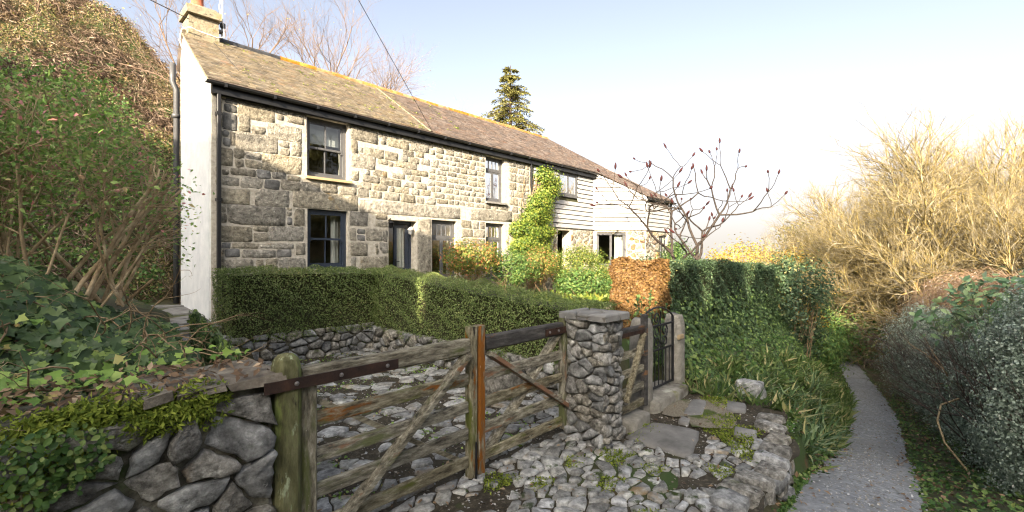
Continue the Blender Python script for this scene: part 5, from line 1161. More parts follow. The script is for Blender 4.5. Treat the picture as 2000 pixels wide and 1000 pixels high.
tag(scatter('dead_bracken', T_NEEDLE, P[m2], gnorm(P[m2]) + RG.normal(size=P[m2].shape) * .8, RG.uniform(.14, .36, m2.sum()), L_brackd, None, 'stuff', along=RG.normal(size=P[m2].shape) * .6 + np.array((.1, .5, -1.0)), width=.5), 'grey brown tangle of dead bracken stalks on the shaded hillside', 'bracken')
P = on_ground(5000, -3.0, -.25, -8, -2.6); P[:, 2] += RG.random(len(P)) * .8
tag(scatter('bramble_thicket', T_ROUND, P, RG.normal(size=P.shape) + np.array((0, .5, .8)), RG.uniform(.05, .11, len(P)), L_green, None, 'stuff'), 'green bramble leaves on the slope beside the chimney end', 'bramble')
def bare_tree(name, lab, cat, loc, ht, seed, mat, group=None, trunks=3, spread=.55, mx=4, kids=(1, 3), twm=None, rb=.09, up=.08, steps=4, lean=(0, 0), leaf=None, nleaf=0, lsz=.05, fl=.55, sides=4, wob=.13):
    t = thing(name, lab, cat, loc, group); rng = np.random.default_rng(seed); segs = [[] for _ in range(mx + 1)]; tips = []
    for k in range(trunks):
        a = rng.uniform(0, 6.28); d = np.array((math.cos(a) * fl + lean[0], math.sin(a) * fl + lean[1], 1.0))
        grow(rng, np.array(loc) + np.array((math.cos(a) * .25 * fl, math.sin(a) * .25 * fl, -.2)), d, ht * rng.uniform(.42, .55), rb * rng.uniform(.7, 1.1), 0, mx, segs, tips, steps, wob, up, kids, spread, .60, .66)
    wd = twm is not None and twm is not mat; seg_mesh('trunk', segs[0] + segs[1] + (segs[2][::2] if wd else []), mat, t, 6); tw = [s for L in (segs[2][1::2] if wd else segs[2],) + tuple(segs[3:]) for s in L]
    seg_mesh('crown', tw, twm or mat, t, 3)
    if leaf:
        tp = np.array(tips); i = rng.integers(0, len(tp), nleaf); P = tp[i, :3] + rng.normal(size=(nleaf, 3)) * .12
        scatter('leaves', T_LEAF, P, rng.normal(size=P.shape), rng.uniform(.5, 1.2, nleaf) * lsz, leaf, t)
    if wd:
        S_ = np.array(segs[0]); i = rng.integers(0, len(S_), 1500); f = rng.random((1500, 1)); d_ = unit(rng.normal(size=(1500, 3))); P = S_[i, :3] * (1 - f) + S_[i, 3:6] * f + d_ * (.12 + .16 * rng.random((1500, 1)))
        scatter('ivy', T_LEAF, P, d_ + rng.normal(size=P.shape) * .4, rng.uniform(.08, .17, 1500), L_green, t)
    print(name, len(tw)); return t
def ground_at(u, v): return float(gz(np.array([u]), np.array([v]))[0])
for k, (u, v, h, ln) in enumerate([(3.4, -6.6, 6.4, (-.1, 0)), (5.4, -6.8, 7.8, (.0, 0)), (7.8, -7.2, 6.8, (.15, 0))]):
    bare_tree('thorn_tree', ['leaning bare thorn tree nearest the chimney behind the roof ridge', 'tallest bare thorn tree rising behind the middle of the slate roof', 'bare thorn tree behind the roof, last of three before the fir'][k], 'tree', (u, v, ground_at(u, v) - .3), h, 40 + k, bark_pink, 'bare trees behind the roof', 4, .6, 4, (1, 3), bark_pink, .085, .06, 4, ln, L_orange, 240, .06)
bare_tree('hawthorn', 'bare twiggy bush on the skyline at the top left of the hill', 'tree', (-2.2, -10.8, ground_at(-2.2, -10.8) - .3), 2.6, 51, bark_pink, None, 5, .7, 3, (1, 3), None, .03, .05)
# fir behind the ridge
ft = thing('fir_tree', 'tall conifer with drooping olive branches standing behind the roof ridge', 'tree', (26.5, -17.3, -2))
mb = MB(); mb.tube([(26.5, -17.3, -2.5), (26.5, -17.3, 9), (26.55, -17.3, 18.4)], [.45, .26, .03], 8); mb.build('trunk', bark_dark, ft)
rng = np.random.default_rng(9); sg, PP, NN, AA = [], [], [], []
for z in np.arange(7.5, 18.2, .5):
    R = (18.6 - z) * .52 + .35
    for k in range(7):
        a = rng.uniform(0, 6.28); L = R * rng.uniform(.62, 1.08); d = np.array((math.cos(a), math.sin(a), .0)); rise = .45 if z > 15 else .2
        pts = [np.array((26.52, -17.3, z)) + d * L * t + np.array((0, 0, L * (rise * t - .45 * t * t))) for t in np.linspace(0, 1, 6)]
        for j in range(5): sg.append((*pts[j], *pts[j + 1], .05 * (1 - j / 6), .05 * (1 - (j + 1) / 6)))
        n = int(60 * L) + 20; t = rng.uniform(.15, 1, n); sd_ = np.cross(d, (0, 0, 1)); off = rng.normal(size=n) * .34 * (1.15 - t) * L * .5
        p = np.array((26.52, -17.3, z)) + d * (L * t)[:, None] + sd_ * off[:, None]; p[:, 2] += L * (rise * t - .45 * t * t) - np.abs(off) * .35 - rng.random(n) * .12
        PP.append(p); AA.append(d * .8 + sd_ * (np.sign(off) * .6)[:, None] + np.array((0, 0, -.5)) + rng.normal(size=(n, 3)) * .35); NN.append(rng.normal(size=(n, 3)) * .6 + np.array((0, 0, 1)))
seg_mesh('branch', sg, bark_dark, ft, 4); P = np.concatenate(PP); scatter('crown', T_LONG, P, np.concatenate(NN), rng.uniform(.14, .30, len(P)), L_con, ft, along=np.concatenate(AA), width=.9)
# ---------------------------------------------------------------- front garden planting
def bush(name, lab, c, r, n, size, lm, nc=60, cr=.12, tm=T_LEAF, cat='shrub', stems=10, zmin=None, sm=None, group=None, shell=.6):
    b = thing(name, lab, cat, (c[0], c[1], zmin if zmin is not None else c[2] - r[2]), group)
    P, N = clumped(n, c, r, nc, cr, RG, zmin, shell); scatter('foliage', tm, P, N, RG.uniform(.6, 1.25, len(P)) * size, lm, b)
    sg = []; base = np.array((c[0], c[1], (zmin if zmin is not None else c[2] - r[2]) - .05))
    for k in range(stems):
        e, _ = ellip(1, c, np.array(r) * .85, RG, .8); p = base + RG.normal(size=3) * np.array((r[0] * .25, r[1] * .25, 0)); q = (p + e[0]) / 2 + RG.normal(size=3) * .06
        sg += [(*p, *q, .014, .010), (*q, *e[0], .010, .004)]
        for _ in range(3):
            w_ = e[0] + RG.normal(size=3) * cr * 1.4; sg.append((*q, *w_, .006, .002))
    seg_mesh('stem', sg, sm or bark_brown, b, 4); return b
cl_ = thing('wall_climber', 'tall yellow green climber growing up the granite wall beside the white boards', 'climber', (9.3, .2, .5))
PP, NN = [], []
for (u, z, w_, n) in [(9.9, 4.35, .40, 3000), (9.95, 3.9, .52, 4200), (9.6, 3.4, .62, 5000), (9.4, 2.95, .80, 6000), (9.3, 2.5, 1.0, 7000), (9.2, 2.05, 1.15, 7000), (9.3, 1.6, 1.2, 5000), (10.2, 4.15, .3, 1500)]:
    P, N = clumped(n, (u, .12, z), (w_, .42, .34), 26, .10, RG); m = P[:, 1] > .0; PP.append(P[m]); NN.append(N[m])
P, N = np.concatenate(PP), np.concatenate(NN); scatter('foliage', T_ROUND, P, N + np.array((0, .5, .1)), RG.uniform(.04, .085, len(P)), L_climb, cl_)
sg = []
for k in range(24):
    p = np.array((9.3 + RG.normal() * .2, .06, .4))
    for j in range(10):
        q = p + np.array((RG.normal() * .12 + .04, 0, .4)); q[1] = .06 + RG.random() * .08; sg.append((*p, *q, .012, .010)); p = q
seg_mesh('stem', sg, bark_brown, cl_, 4)
bush('photinia_shrub', 'red tipped shrub in front of the window beside the door', (5.65, 1.05, 1.62), (.85, .55, .42), 5200, .075, L_redtip, 50, .12, T_LEAF, stems=14, zmin=.75)
bush('garden_shrub', 'mid green shrub sprawling between the red tipped shrub and climber', (7.0, 1.25, 1.25), (.95, .6, .52), 5200, .075, L_green, 50, .13, T_LONG, zmin=.4)
bush('garden_shrub', 'loose pinkish shrub under the tall upper casement window', (8.2, 1.2, 1.45), (.8, .6, .42), 4200, .07, L_redtip, 44, .12, zmin=.6)
bush('rounded_shrub', 'rounded pale yellow green bush at the foot of the climber', (10.0, 1.55, 1.25), (1.15, .8, .72), 13000, .055, L_yell, 110, .12, T_LEAF, zmin=.4)
bush('broadleaf_shrub', 'low broad leaved shrub beside the lit patch of lawn', (8.5, 2.7, .82), (1.0, .6, .42), 3600, .10, L_green, 44, .12, T_LONG, zmin=.35)
bush('garden_shrub', 'bright leafy plant at the wall corner by the far wing window', (12.2, 1.5, .95), (.8, .5, .5), 3600, .085, L_yell, 40, .13, T_LONG, zmin=.3)
bush('wing_shrub', 'dark glossy bush under the end of the boarded wing', (15.9, 2.3, 1.35), (1.0, .6, .9), 6500, .085, L_green, 60, .15, T_LEAF, zmin=.2)
PP = on_ground(2600, 6.2, 9.4, 1.6, 3.3); PP[:, 2] += .02
tag(scatter('garden_undergrowth', T_LONG, PP, RG.normal(size=PP.shape) + np.array((0, .3, .6)), RG.uniform(.12, .32, len(PP)), L_yell, None, 'stuff', along=RG.normal(size=PP.shape) * .5 + np.array((0, 0, 1.))), 'straw and green undergrowth in front of the shrubs', 'undergrowth')
PP = on_ground(16000, 9.2, 14.5, 2.2, 6.2)
tag(scatter('lawn_grass', T_NEEDLE, PP, RG.normal(size=PP.shape) + np.array((0, .6, .2)), RG.uniform(.04, .09, len(PP)), L_grass, None, 'stuff', along=RG.normal(size=PP.shape) * .5 + np.array((0, 0, 1.))), 'sunlit lawn in front of the far wing', 'grass')
mb = MB(); us = np.linspace(3.0, 11.5, 30); V = []
for u in us:
    vc = np.interp(u, [3, 4.5, 7, 9, 11.5], [6.2, 5.4, 4.6, 4.1, 3.9])
    for o in (-.42, 0, .42): V.append((u, vc + o, ground_at(u, vc) + .03))
mk('garden_path', V, grid_faces(len(us), 3), gravel_m, kind='structure', smooth=True)
# sumac with dark red seed heads
su = thing('sumac_tree', 'leafless sumac with curving antler branches and dark red seed heads', 'tree', (12.6, 4.2, .4))
rng = np.random.default_rng(33); sg = [[], [], []]; heads = []
def sumac(p, d, r, lv, L):
    p = np.array(p, float); d = unit(np.array(d, float))
    for k in range(4):
        d = unit(d + rng.normal(size=3) * .22 * np.array((1, .7, 1)) + np.array((0, 0, .10))); q = p + d * L / 4; sg[min(lv, 2)].append((*p, *q, r, r * .93)); p = q; r *= .93
    if lv >= 4 or (lv == 3 and rng.random() < .25): heads.append((p, d)); return
    for s in ((-1, 1) if rng.random() < .82 else (-1, 0, 1)):
        side = unit(np.array((.68, .73, 0)) * s + rng.normal(size=3) * .45); sumac(p, d * .75 + side * .68, r * .86, lv + 1, L * rng.uniform(.68, .92))
for b, d, L in (((12.45, 4.1, .3), (-.8, -.1, 1.1), 1.6), ((12.5, 4.2, .3), (-.25, .0, 1.3), 1.75), ((12.6, 4.3, .3), (.1, .1, 1.2), 1.3), ((12.3, 4.0, .3), (-1.2, -.3, .9), 1.05)): sumac(b, d, .072, 0, L)
seg_mesh('trunk', sg[0] + sg[1], bark_black, su, 6); seg_mesh('crown', sg[2], bark_black, su, 5)
for p, d in heads[:120]:
    d = unit(d + np.array((0, 0, .35))); mb = MB(); L = rng.uniform(.10, .22); mb.tube([p + d * L * t for t in (0, .2, .5, .8, 1)], [.012, .033, .038, .024, .007], 6); mb.build('seed_head', seed_m, su, True)
print('sumac heads', len(heads))
# rounded evergreen and yellow bush past the dark hedge
bush('laurel_bush', 'dark evergreen bush bulging over the lane past the end of the dark hedge', (10.6, 7.5, .45), (1.0, .75, 1.25), 9000, .085, L_yew, 80, .14, T_LEAF, zmin=-1.6)
bush('yellow_shrub', 'yellow and orange leaved shrub catching the sun at the bend of the lane', (12.6, 7.0, .1), (1.3, .75, .95), 7000, .09, L_orange, 70, .15, T_LEAF, zmin=-1.8)
bush('evergreen_shrub', 'deep green spreading shrub below the yellow shrub by the lane', (13.2, 7.45, -1.0), (1.6, .65, .85), 8000, .09, L_green, 80, .15, T_LEAF, zmin=-2.2)
bush('evergreen_shrub', 'bushy green shrub arching over the far bend of the lane', (18.5, 6.4, -1.4), (2.2, 1.0, 1.3), 7000, .11, L_green, 70, .2, T_LEAF, zmin=-3)
bank_ivy = thing('bank_ivy', 'ivy sheet draping the bank under the dark hedge beside the lane', 'ivy', (6, 7.6, 0))
n = 15000; u = RG.uniform(3.25, 10.5, n); v = RG.uniform(7.0, 8.1, n); P = np.stack([u, v, np.zeros(n)], 1); P[:, 2] = gzf(P); up_ = RG.random(n) ** 1.3 * np.clip(1.0 - (v - 7.0) / .6, 0, 1) * .85; P[:, 2] += up_
scatter('foliage', T_IVY, P, np.array((-.1, 1, .45)) + RG.normal(size=P.shape) * .45, RG.uniform(.035, .075, n), L_ivy, bank_ivy, along=RG.normal(size=P.shape) * .5 + np.array((0, .3, -1)))
# ---------------------------------------------------------------- strap leaved plants and grass on the bank
def strap_mesh(seed, nb, L, W, arch):
    rng = np.random.default_rng(seed); V = []; F = []; R = []
    for k in range(nb):
        a = rng.uniform(0, 6.28); h = rng.uniform(.5, 1) * L; o = rng.normal(size=2) * .05; out = rng.uniform(.25, 1.0) * arch; wv = W * rng.uniform(.7, 1.2); c, s = math.cos(a), math.sin(a); i0 = len(V)
        for t in (0, .3, .6, .85, 1):
            r_ = out * h * t ** 1.5; z = h * (t - .55 * out * t ** 2.6); ww = wv * (1, 1, .85, .5, .06)[(0, .3, .6, .85, 1).index(t)]
            V += [(o[0] + c * r_ - s * ww, o[1] + s * r_ + c * ww, z), (o[0] + c * r_ + s * ww, o[1] + s * r_ - c * ww, z)]
        for j in range(4): F.append((i0 + 2 * j, i0 + 2 * j + 1, i0 + 2 * j + 3, i0 + 2 * j + 2)); R.append(rng.random())
    return V, F, R
spots = [(3.55, 8.25, .9), (4.0, 8.55, 1.0), (4.5, 8.3, .95), (5.0, 8.65, 1.15), (5.5, 8.4, 1.1), (5.9, 8.75, 1.2), (6.5, 8.45, 1.1), (4.4, 8.95, 1.1), (3.7, 8.85, .85), (3.3, 9.02, 1.05), (7.2, 8.5, 1.1), (5.0, 9.02, 1.0), (8.0, 8.3, 1.05), (8.8, 8.2, 1.0)]
where = ['close beside the far granite gatepost', 'behind the pale rock on the bank', 'on the bank above the pale rock', 'in the thick of the bank midway down', 'under the ivy sheet in mid bank', 'tallest clump in the middle of the bank', 'lower down the bank past the tall clump', 'arching out over the lane edge', 'at the end of the edging stones', 'growing at the foot of the retaining wall', 'towards the bend of the lane', 'leaning over the tarmac in mid bank', 'near the dark evergreen bush', 'last before the dark evergreen bush']
protos = []
for k, (u, v, s) in enumerate(spots):
    if k < 3:
        V, F, R = strap_mesh(60 + k, 55, .62, .013, 1.0); o = thing('strap_leaf_plant', '', 'plant', (0, 0, 0)); mk('leaves', V, F, L_strap, o, rnd=R); protos.append(o)
    else: o = copy_tree(protos[k % 3])
    o.location = (u, -v, ground_at(u, v) - .02); o.rotation_euler = (0, 0, k * 1.7); o.scale = (s, s, s * RG.uniform(.85, 1.1)); tag(o, 'green strap leaved clump ' + where[k], 'plant', 'strap leaved plants on the lane bank')
P = on_ground(16000, 3.0, 14, 7.85, 9.3, keep=lambda u, v: v < np.interp(u, PU, PVV) - .42); m = np.array([mnoise.noise(Vector((p[0] * 1.3, p[1] * 1.3, 4))) > -.12 for p in P]); P = P[m]
tag(scatter('bank_grass', T_NEEDLE, P, RG.normal(size=P.shape) + np.array((0, .6, .2)), RG.uniform(.08, .30, len(P)), L_grass, None, 'stuff', along=RG.normal(size=P.shape) * .8 + np.array((0, .35, .8)), width=.7), 'lush grass covering the bank between hedge and lane', 'grass')
P = on_ground(7000, 3.0, 16, 7.6, 9.2, keep=lambda u, v: v < np.interp(u, PU, PVV) - .40)
tag(scatter('bank_weeds', T_ROUND, P + np.array((0, 0, .05)), RG.normal(size=P.shape) * .6 + np.array((0, .4, .9)), RG.uniform(.03, .085, len(P)), L_green, None, 'stuff'), 'small leafy weeds among the bank grass', 'weeds')
# weeds, moss and dead leaves in the yard
P = on_ground(5200, -1.55, 1.95, 2.6, 7.4); m = np.array([mnoise.noise(Vector((p[0] * 1.6, p[1] * 1.6, 9))) > .02 for p in P]); P = P[m]; P[:, 2] = .022
tag(scatter('yard_weeds', T_ROUND, P, RG.normal(size=P.shape) * .5 + np.array((0, .2, 1)), RG.uniform(.014, .04, len(P)), L_ivyl, None, 'stuff'), 'tiny weeds and moss between the cobbles of the yard', 'weeds')
P = np.stack([RG.uniform(.9, 3.3, 2600), RG.random(2600), np.zeros(2600)], 1); e0 = np.array([edge_v(x) for x in P[:, 0]]) + .07; e1 = np.interp(P[:, 0], PU, PVV) - .40; P[:, 1] = e0 + P[:, 1] * np.maximum(.02, e1 - e0); P[:, 2] = gzf(P) + .02
tag(scatter('wall_foot_weeds', T_ROUND, P, RG.normal(size=P.shape) * .6 + np.array((0, .5, .9)), RG.uniform(.02, .055, len(P)), L_green, None, 'stuff'), 'weeds and small ferns growing along the foot of the retaining wall', 'weeds')
PP = []
for (u, v, r, n) in [(1.0, 8.15, .16, 700), (1.5, 8.12, .12, 400), (0, 7.75, .15, 500), (-.8, 7.8, .16, 500), (.55, 8.35, .14, 350), (-.2, 8.75, .12, 300), (1.3, 8.9, .12, 300), (1.75, 8.95, .12, 300), (2.1, 8.75, .28, 1700), (2.35, 8.55, .2, 900), (1.75, 8.15, .14, 500), (2.9, 8.35, .2, 600), (.7, 7.95, .12, 300), (.2, 8.0, .10, 220), (-.5, 8.4, .12, 250), (1.0, 8.5, .1, 160), (.35, 8.8, .12, 200), (2.3, 9.1, .1, 250)]:
    a = RG.uniform(0, 6.28, n); q = r * np.sqrt(RG.random(n)) * (1 + .3 * np.sin(3 * a)); PP.append(np.stack([u + q * np.cos(a), v + q * np.sin(a) * .8, np.full(n, fz(u, v) + .012) + RG.random(n) * .012], 1))
P = np.concatenate(PP); tag(scatter('forecourt_moss', T_NEEDLE, P, RG.normal(size=P.shape) + np.array((0, 0, .3)), RG.uniform(.012, .028, len(P)), L_moss, None, 'stuff', width=2.5), 'green moss patches between the forecourt stones', 'moss')
P = on_ground(9000, -2.2, 2.9, 2.7, 9.15); P[:, 2] = np.array([fz(a, b) if b > 7.45 else .012 for a, b, _ in P]) + .004
tag(scatter('grit', T_OVAL, P, RG.normal(size=P.shape) * .35 + np.array((0, 0, 1)), RG.uniform(.008, .028, len(P)), L_grit, None, 'stuff', width=1.3), 'loose grit and stone chips between the cobbles', 'grit')
P = on_ground(900, -1.5, 3.2, 2.7, 9.2, keep=lambda u, v: (v < 9.15)); P[:, 2] = np.array([fz(a, b) for a, b, _ in P]) + .028
tag(scatter('leaf_litter', T_LEAF, P, RG.normal(size=P.shape) * .4 + np.array((0, 0, 1)), RG.uniform(.02, .05, len(P)), L_litter, None, 'stuff'), 'scattered dead leaves over the cobbles', 'leaf litter')
# ---------------------------------------------------------------- right side of the lane
P = on_ground(15000, 1.5, 20, 9.2, 11.6, keep=lambda u, v: v > np.interp(u, PU, PVV) + .38)
tag(scatter('verge_plants', T_ROUND, P + np.array((0, 0, .03)), RG.normal(size=P.shape) * .5 + np.array((0, -.2, 1)), RG.uniform(.025, .07, len(P)), L_green, None, 'stuff'), 'low green ground cover on the right verge of the lane', 'ground cover')
P = on_ground(2600, 1.0, 16, 8.6, 11.2, keep=lambda u, v: np.abs(v - np.interp(u, PU, PVV) - .62) < RG.random(len(u)) * .55 + .02); P = np.concatenate([P, on_ground(500, .5, 7, 8.6, 9.5, keep=lambda u, v: np.abs(v - np.interp(u, PU, PVV) + .52) < .13)])
tag(scatter('fallen_leaves', T_LEAF, P + np.array((0, 0, .035)), RG.normal(size=P.shape) * .45 + np.array((0, 0, 1)), RG.uniform(.035, .085, len(P)), L_litter, None, 'stuff'), 'brown fallen leaves along the edges of the lane', 'fallen leaves')
P = on_ground(26000, .5, 20, 6, 10.6, keep=lambda u, v: np.abs(np.abs(v - np.interp(u, pu, pvv)) - np.interp(u, pu, hw) - .01 - .07 * np.sin(u * 3) * np.sin(u * 7.7)) < .07 + .05 * np.sin(u * 5.3))
tag(scatter('lane_edge_growth', T_ROUND, P + np.array((0, 0, .025)), RG.normal(size=P.shape) * .6 + np.array((0, 0, 1)), RG.uniform(.02, .05, len(P)), L_green, None, 'stuff'), 'ragged moss and weeds creeping over both edges of the lane', 'weeds')
n = 7000; u = RG.uniform(.2, 14, n) ** 1.0; e = RG.normal(size=n) * .45; P = np.stack([u, np.interp(u, pu, pvv) + np.clip(e, -1, 1) * np.interp(u, pu, hw), np.interp(u, PU, PZ) + .030 - .03 * np.clip(e, -1, 1) ** 2], 1)
tag(scatter('lane_grit', T_OVAL, P, RG.normal(size=P.shape) * .3 + np.array((0, 0, 1)), RG.uniform(.006, .022, n), L_grit, None, 'stuff', width=1.3), 'loose grit scattered over the tarmac of the lane', 'grit')
n = 260; u = RG.uniform(.4, 9, n); e = np.where(RG.random(n) < .7, RG.choice([-1, 1], n) * RG.uniform(.6, 1, n), RG.uniform(-1, 1, n)); P = np.stack([u, np.interp(u, pu, pvv) + e * np.interp(u, pu, hw), np.interp(u, PU, PZ) + .036 - .03 * e ** 2], 1)
tag(scatter('lane_leaves', T_LEAF, P, RG.normal(size=P.shape) * .35 + np.array((0, 0, 1)), RG.uniform(.025, .06, n), L_litter, None, 'stuff'), 'dead leaves blown across the tarmac of the lane', 'fallen leaves')
hp = []
hb = [(4.3, 10.98, 1.35, .62, 'nearest grey green hedge bush beside the lane, cut by the picture edge'), (5.25, 11.0, 1.3, .66, 'grey green hedge bush second from the picture edge'), (6.3, 10.95, 1.2, .68, 'grey green hedge bush behind the bare brown branch'), (7.4, 10.85, 1.3, .7, 'middle grey green hedge bush along the lane'), (8.6, 10.7, 1.35, .75, 'grey green hedge bush past the middle of the lane'), (10.0, 10.5, 1.4, .8, 'grey green hedge bush where the lane starts to bend'), (11.6, 10.3, 1.45, .85, 'farthest but one grey green hedge bush on the lane'), (13.4, 10.0, 1.5, .9, 'farthest grey green hedge bush by the bend of the lane')]
for k, (u, v, hh, r, lab) in enumerate(hb):
    g0 = ground_at(u, v); hh *= 1.45; r *= 1.12; v -= .10
    if k < 2:
        o = thing('hedge_bush', lab, 'hedge', (u, v, g0), 'grey green bushes along the lane')
        P, N = clumped(26000, (u, v, g0 + hh * .45), (r * .95, r * .62, hh * .62), 190, .085, RG, g0 + .02, .72)
        scatter('foliage', T_ROUND, P, N, RG.uniform(.020, .036, len(P)), L_hebe, o)
        sg = [[], [], []]; 
        for q in range(14): grow(RG, (u + RG.normal() * r * .3, v + RG.normal() * r * .2, g0), (RG.normal() * .3, RG.normal() * .3, 1), hh * .6, .012, 0, 2, sg, [], 4, .15, .05, (1, 3), .6, .6)
        seg_mesh('branches', sg[0] + sg[1] + sg[2], bark_dark, o, 3); hp.append((o, hh, r, ground_at(u, v)))
    else:
        s, h0, r0, _ = hp[k % 2]; copy_tree(s, None, (u, v, g0), k * 2.1, (r / r0, r / r0, hh / h0), lab)
sg = [[], [], []]
ob = thing('dead_branch', 'broken brown branch sticking out of the grey green hedge over the verge', 'branch', (6.9, 10.4, .2))
grow(np.random.default_rng(2), (6.9, 10.6, -.35), (-.5, -.5, .35), .9, .022, 0, 2, sg, [], 5, .15, .02, (1, 2), .5, .5); seg_mesh('branch', sg[0] + sg[1] + sg[2], bark_brown, ob, 5)
mb = MB(); mb.tube([(4.35, 10.35, -.55), (4.5, 10.18, -.35), (4.6, 10.12, -.15), (4.75, 10.15, .0), (4.85, 10.3, .08)], .011, 6); tag(mb.build('arching_stem', bark_pale, None, True), 'single pale bare stem arching out of the near hedge over the verge', 'stem')
lb = thing('laurel_shrub', 'large leaved grey green laurel rising over the hedge at the right edge', 'shrub', (6.6, 11.3, 0))
sg = [[], [], []]; tips = []; rng = np.random.default_rng(77)
for k in range(12): grow(rng, (6.6 + rng.normal() * .35, 11.25 + rng.normal() * .25, -.6), (rng.normal() * .35 + .05, rng.normal() * .25 - .1, 1), 1.35, .016, 0, 2, sg, tips, 5, .13, .05, (1, 3), .65, .5)
seg_mesh('stem', sg[0] + sg[1] + sg[2], bark_brown, lb, 4); tp = np.array(tips); i = rng.integers(0, len(tp), 3000); P = tp[i, :3] + rng.normal(size=(3000, 3)) * .08
scatter('foliage', T_LONG, P, rng.normal(size=P.shape) * .6 + np.array((-.3, -.2, .8)), rng.uniform(.09, .18, 3000), L_laur, lb, along=rng.normal(size=P.shape) + np.array((0, 0, -.2)), width=1.2)
# tangles of dead clematis and bramble in front of the wood
for k, (u, v, z, r, n, lab) in enumerate([(14.5, 10.9, .05, (1.9, 1.5, 1.25), 2600, 'sunlit pinkish tangle of dead bramble at the end of the lane'), (13.0, 12.2, -.1, (1.6, 1.3, 1.5), 2300, 'grey shaded tangle of old clematis right of the bramble'), (10.2, 11.9, -.6, (1.8, .9, .95), 2200, 'thin bare brown thicket above the grey green hedge'), (19.5, 11.0, -.4, (2.4, 2.0, 1.6), 2200, 'dead thicket under the first bare trees of the wood')]):
    o = thing('bramble_tangle', lab, 'bramble', (u, v, ground_at(u, v))); rng = np.random.default_rng(90 + k); S_ = []
    P, N = ellip(n, (u, v, z), r, rng, .45)
    for p, nn in zip(P, N):
        d = unit(np.cross(nn, rng.normal(size=3)) + nn * .25); L = rng.uniform(.25, .6); q = p + d * L; m_ = (p + q) / 2 + np.array((0, 0, .10 * L)); S_ += [(*p, *m_, .006, .005), (*m_, *q, .005, .003)]
    for _ in range(14):
        p = np.array((u + rng.normal() * r[0] * .4, v + rng.normal() * r[1] * .4, ground_at(u, v) - .1)); e, _n = ellip(1, (u, v, z), r, rng, .7); S_.append((*p, *e[0], .035, .012))
    seg_mesh('tangle', S_, dead_m, o, 3); P, N = ellip(1500, (u, v, z), np.array(r) * 1.02, rng, .75); scatter('fluff', T_ROUND, P, N + rng.normal(size=P.shape), rng.uniform(.02, .05, len(P)), fluff_m, o)
    P, N = ellip(1800, (u, v, z - .35), np.array(r) * np.array((1, 1, .8)), rng, .6); scatter('foliage', T_LEAF, P, N + rng.normal(size=P.shape), rng.uniform(.05, .10, len(P)), L_yell if k else L_orange, o)
# ---------------------------------------------------------------- bare wood beyond the lane
for k, (u, v, r, lab) in enumerate([(9, 33, 5.0, 'unseen evergreen oak added across the lane to darken reflections by the front door'), (18, 36, 5.5, 'unseen evergreen oak added across the lane to darken reflections by the climber'), (1, 34, 5.0, 'unseen evergreen oak added across the lane to darken reflections in the sash windows')]):  # out of view, added to darken what the window panes reflect
    bush('reflection_oak', lab, (u, v, 6.5), (r, r * .8, 7.0), 6000, .55, L_con, 90, .65, T_OVAL, 'tree', 20, -.5, bark_dark)
tp_ = []
for k in range(3):
    t = bare_tree('woodland_tree', '', 'tree', (0, 0, 0), 8.8, 130 + k, bark_olive, 'bare lichen covered trees of the wood', 4, .66, 4, (2, 3), bark_lichen, .26, .05, 5, (0, 0), L_blade, 500, .06, .38, 4, .2); tp_.append(t)
wood = [(20.5, 9.9, 1.0), (22.5, 12.2, 1.1), (19.0, 13.2, .95), (16.5, 14.4, .85), (25, 10.2, 1.3), (28, 11.5, 1.45), (24.5, 15.5, 1.15), (20.5, 17.5, 1.0), (15.0, 16.8, .85), (12.4, 16.0, .8), (30.5, 8.8, 1.35), (33.0, 12.5, 1.6), (17.5, 21.0, 1.05), (27.5, 19.5, 1.2), (13.6, 20.5, 1.0), (34.5, 6.6, 1.1), (38, 9.8, 1.5), (23, 24, 1.2)]
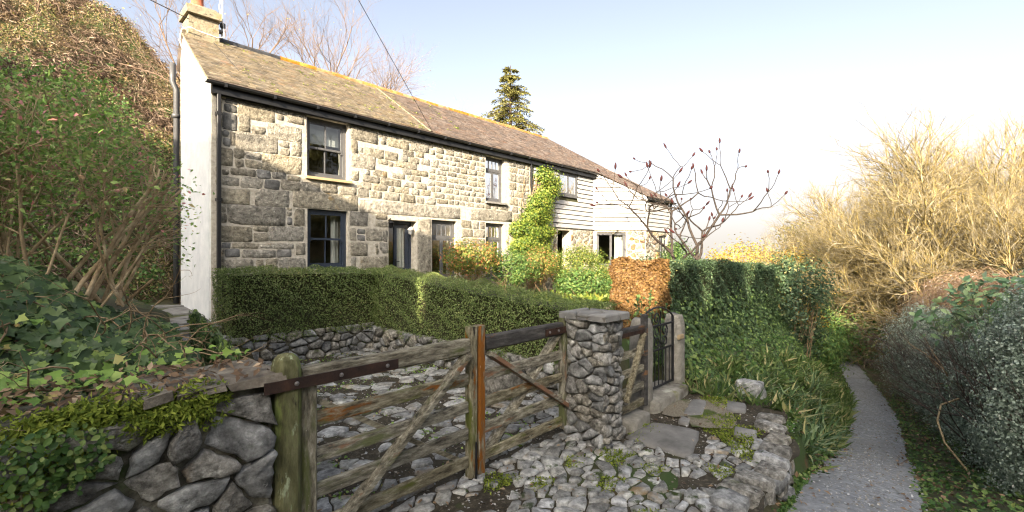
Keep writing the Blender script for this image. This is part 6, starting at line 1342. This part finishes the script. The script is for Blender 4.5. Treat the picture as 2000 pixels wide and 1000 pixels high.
wl = ['nearest the bend of the lane', 'behind the sunlit bramble tangle', 'directly over the grey clematis tangle', 'with thick leaning trunks right of the tangle', 'at the left front of the wood', 'in the left middle of the wood', 'tall in the centre of the wood', 'tall right of centre in the wood', 'at the right edge above the laurel', 'nearest at the far right edge of the picture', 'on the left skyline of the wood', 'at the back left of the wood', 'tallest at the back right of the wood', 'at the back centre of the wood', 'at the right edge behind the laurel', 'leftmost, low beside the hedge end', 'far left at the back of the wood', 'farthest back and highest of the wood']
rw = random.Random(5)
for k, (u, v, s) in enumerate(wood):
    o = tp_[k] if k < 3 else copy_tree(tp_[k % 3])
    o.location = (u, -v, ground_at(u, v) - .1); o.rotation_euler = (0, 0, rw.uniform(0, 6.28)); hs_ = .84; o.scale = (s * hs_, s * hs_, s * hs_ * rw.uniform(.95, 1.1)); tag(o, 'bare yellow twigged tree ' + wl[k], 'tree', 'bare lichen covered trees of the wood')
bush('pine_tree', 'dark evergreen tree poking out at the left edge of the wood', (34, 3.4, 1.6), (2.0, 1.8, 2.2), 3800, .28, L_con, 46, .38, T_LONG, 'tree', 14, -4, bark_dark)
for k, (u, v, z, r, lab) in enumerate([(27, 1.5, .9, (4.2, 1.8, 1.5), 'orange leaved bushes on the skyline behind the sumac stems'), (25, 4.4, .1, (2.6, 1.6, 1.9), 'orange brown bush between the dark hedge and the wood'), (21.5, 7.6, -1.4, (2.4, 1.5, 1.7), 'green bush under the left edge of the wood'), (32, 7.5, -1.0, (3.5, 2.5, 2.6), 'rusty thicket at the left foot of the wood'), (26, 13, -2.0, (4.5, 3.0, 2.4), 'green and brown undergrowth in the middle of the wood'), (18, 16.5, -2.2, (4.0, 2.6, 2.2), 'shaded undergrowth at the right foot of the wood')]):
    bush('skyline_bush' if k < 2 else 'wood_thicket', lab, (u, v, z), r, 7000, .16, L_green if k == 2 else L_orange if k < 4 else L_redtip, 80, .3, T_LEAF, 'bush', 16, ground_at(u, v))

n = 700; q = RG.random((n, 3)); cc = RG.random((60, 2)) * np.array((6.2, 2.1)) + np.array((.6, -1.95)); i = RG.integers(0, 60, n)
P = np.stack([cc[i, 0] + RG.normal(size=n) * .05, np.clip(cc[i, 1] + RG.normal(size=n) * .04, -2.0, .15), np.zeros(n)], 1); P[:, 2] = [roof_z(b) + .022 for b in P[:, 1]]
mk_ = scatter('roof_moss', T_ROUND, P, RG.normal(size=P.shape) * .5 + np.array((0, .5, 1)), RG.uniform(.02, .05, n), L_moss, house, 'stuff')
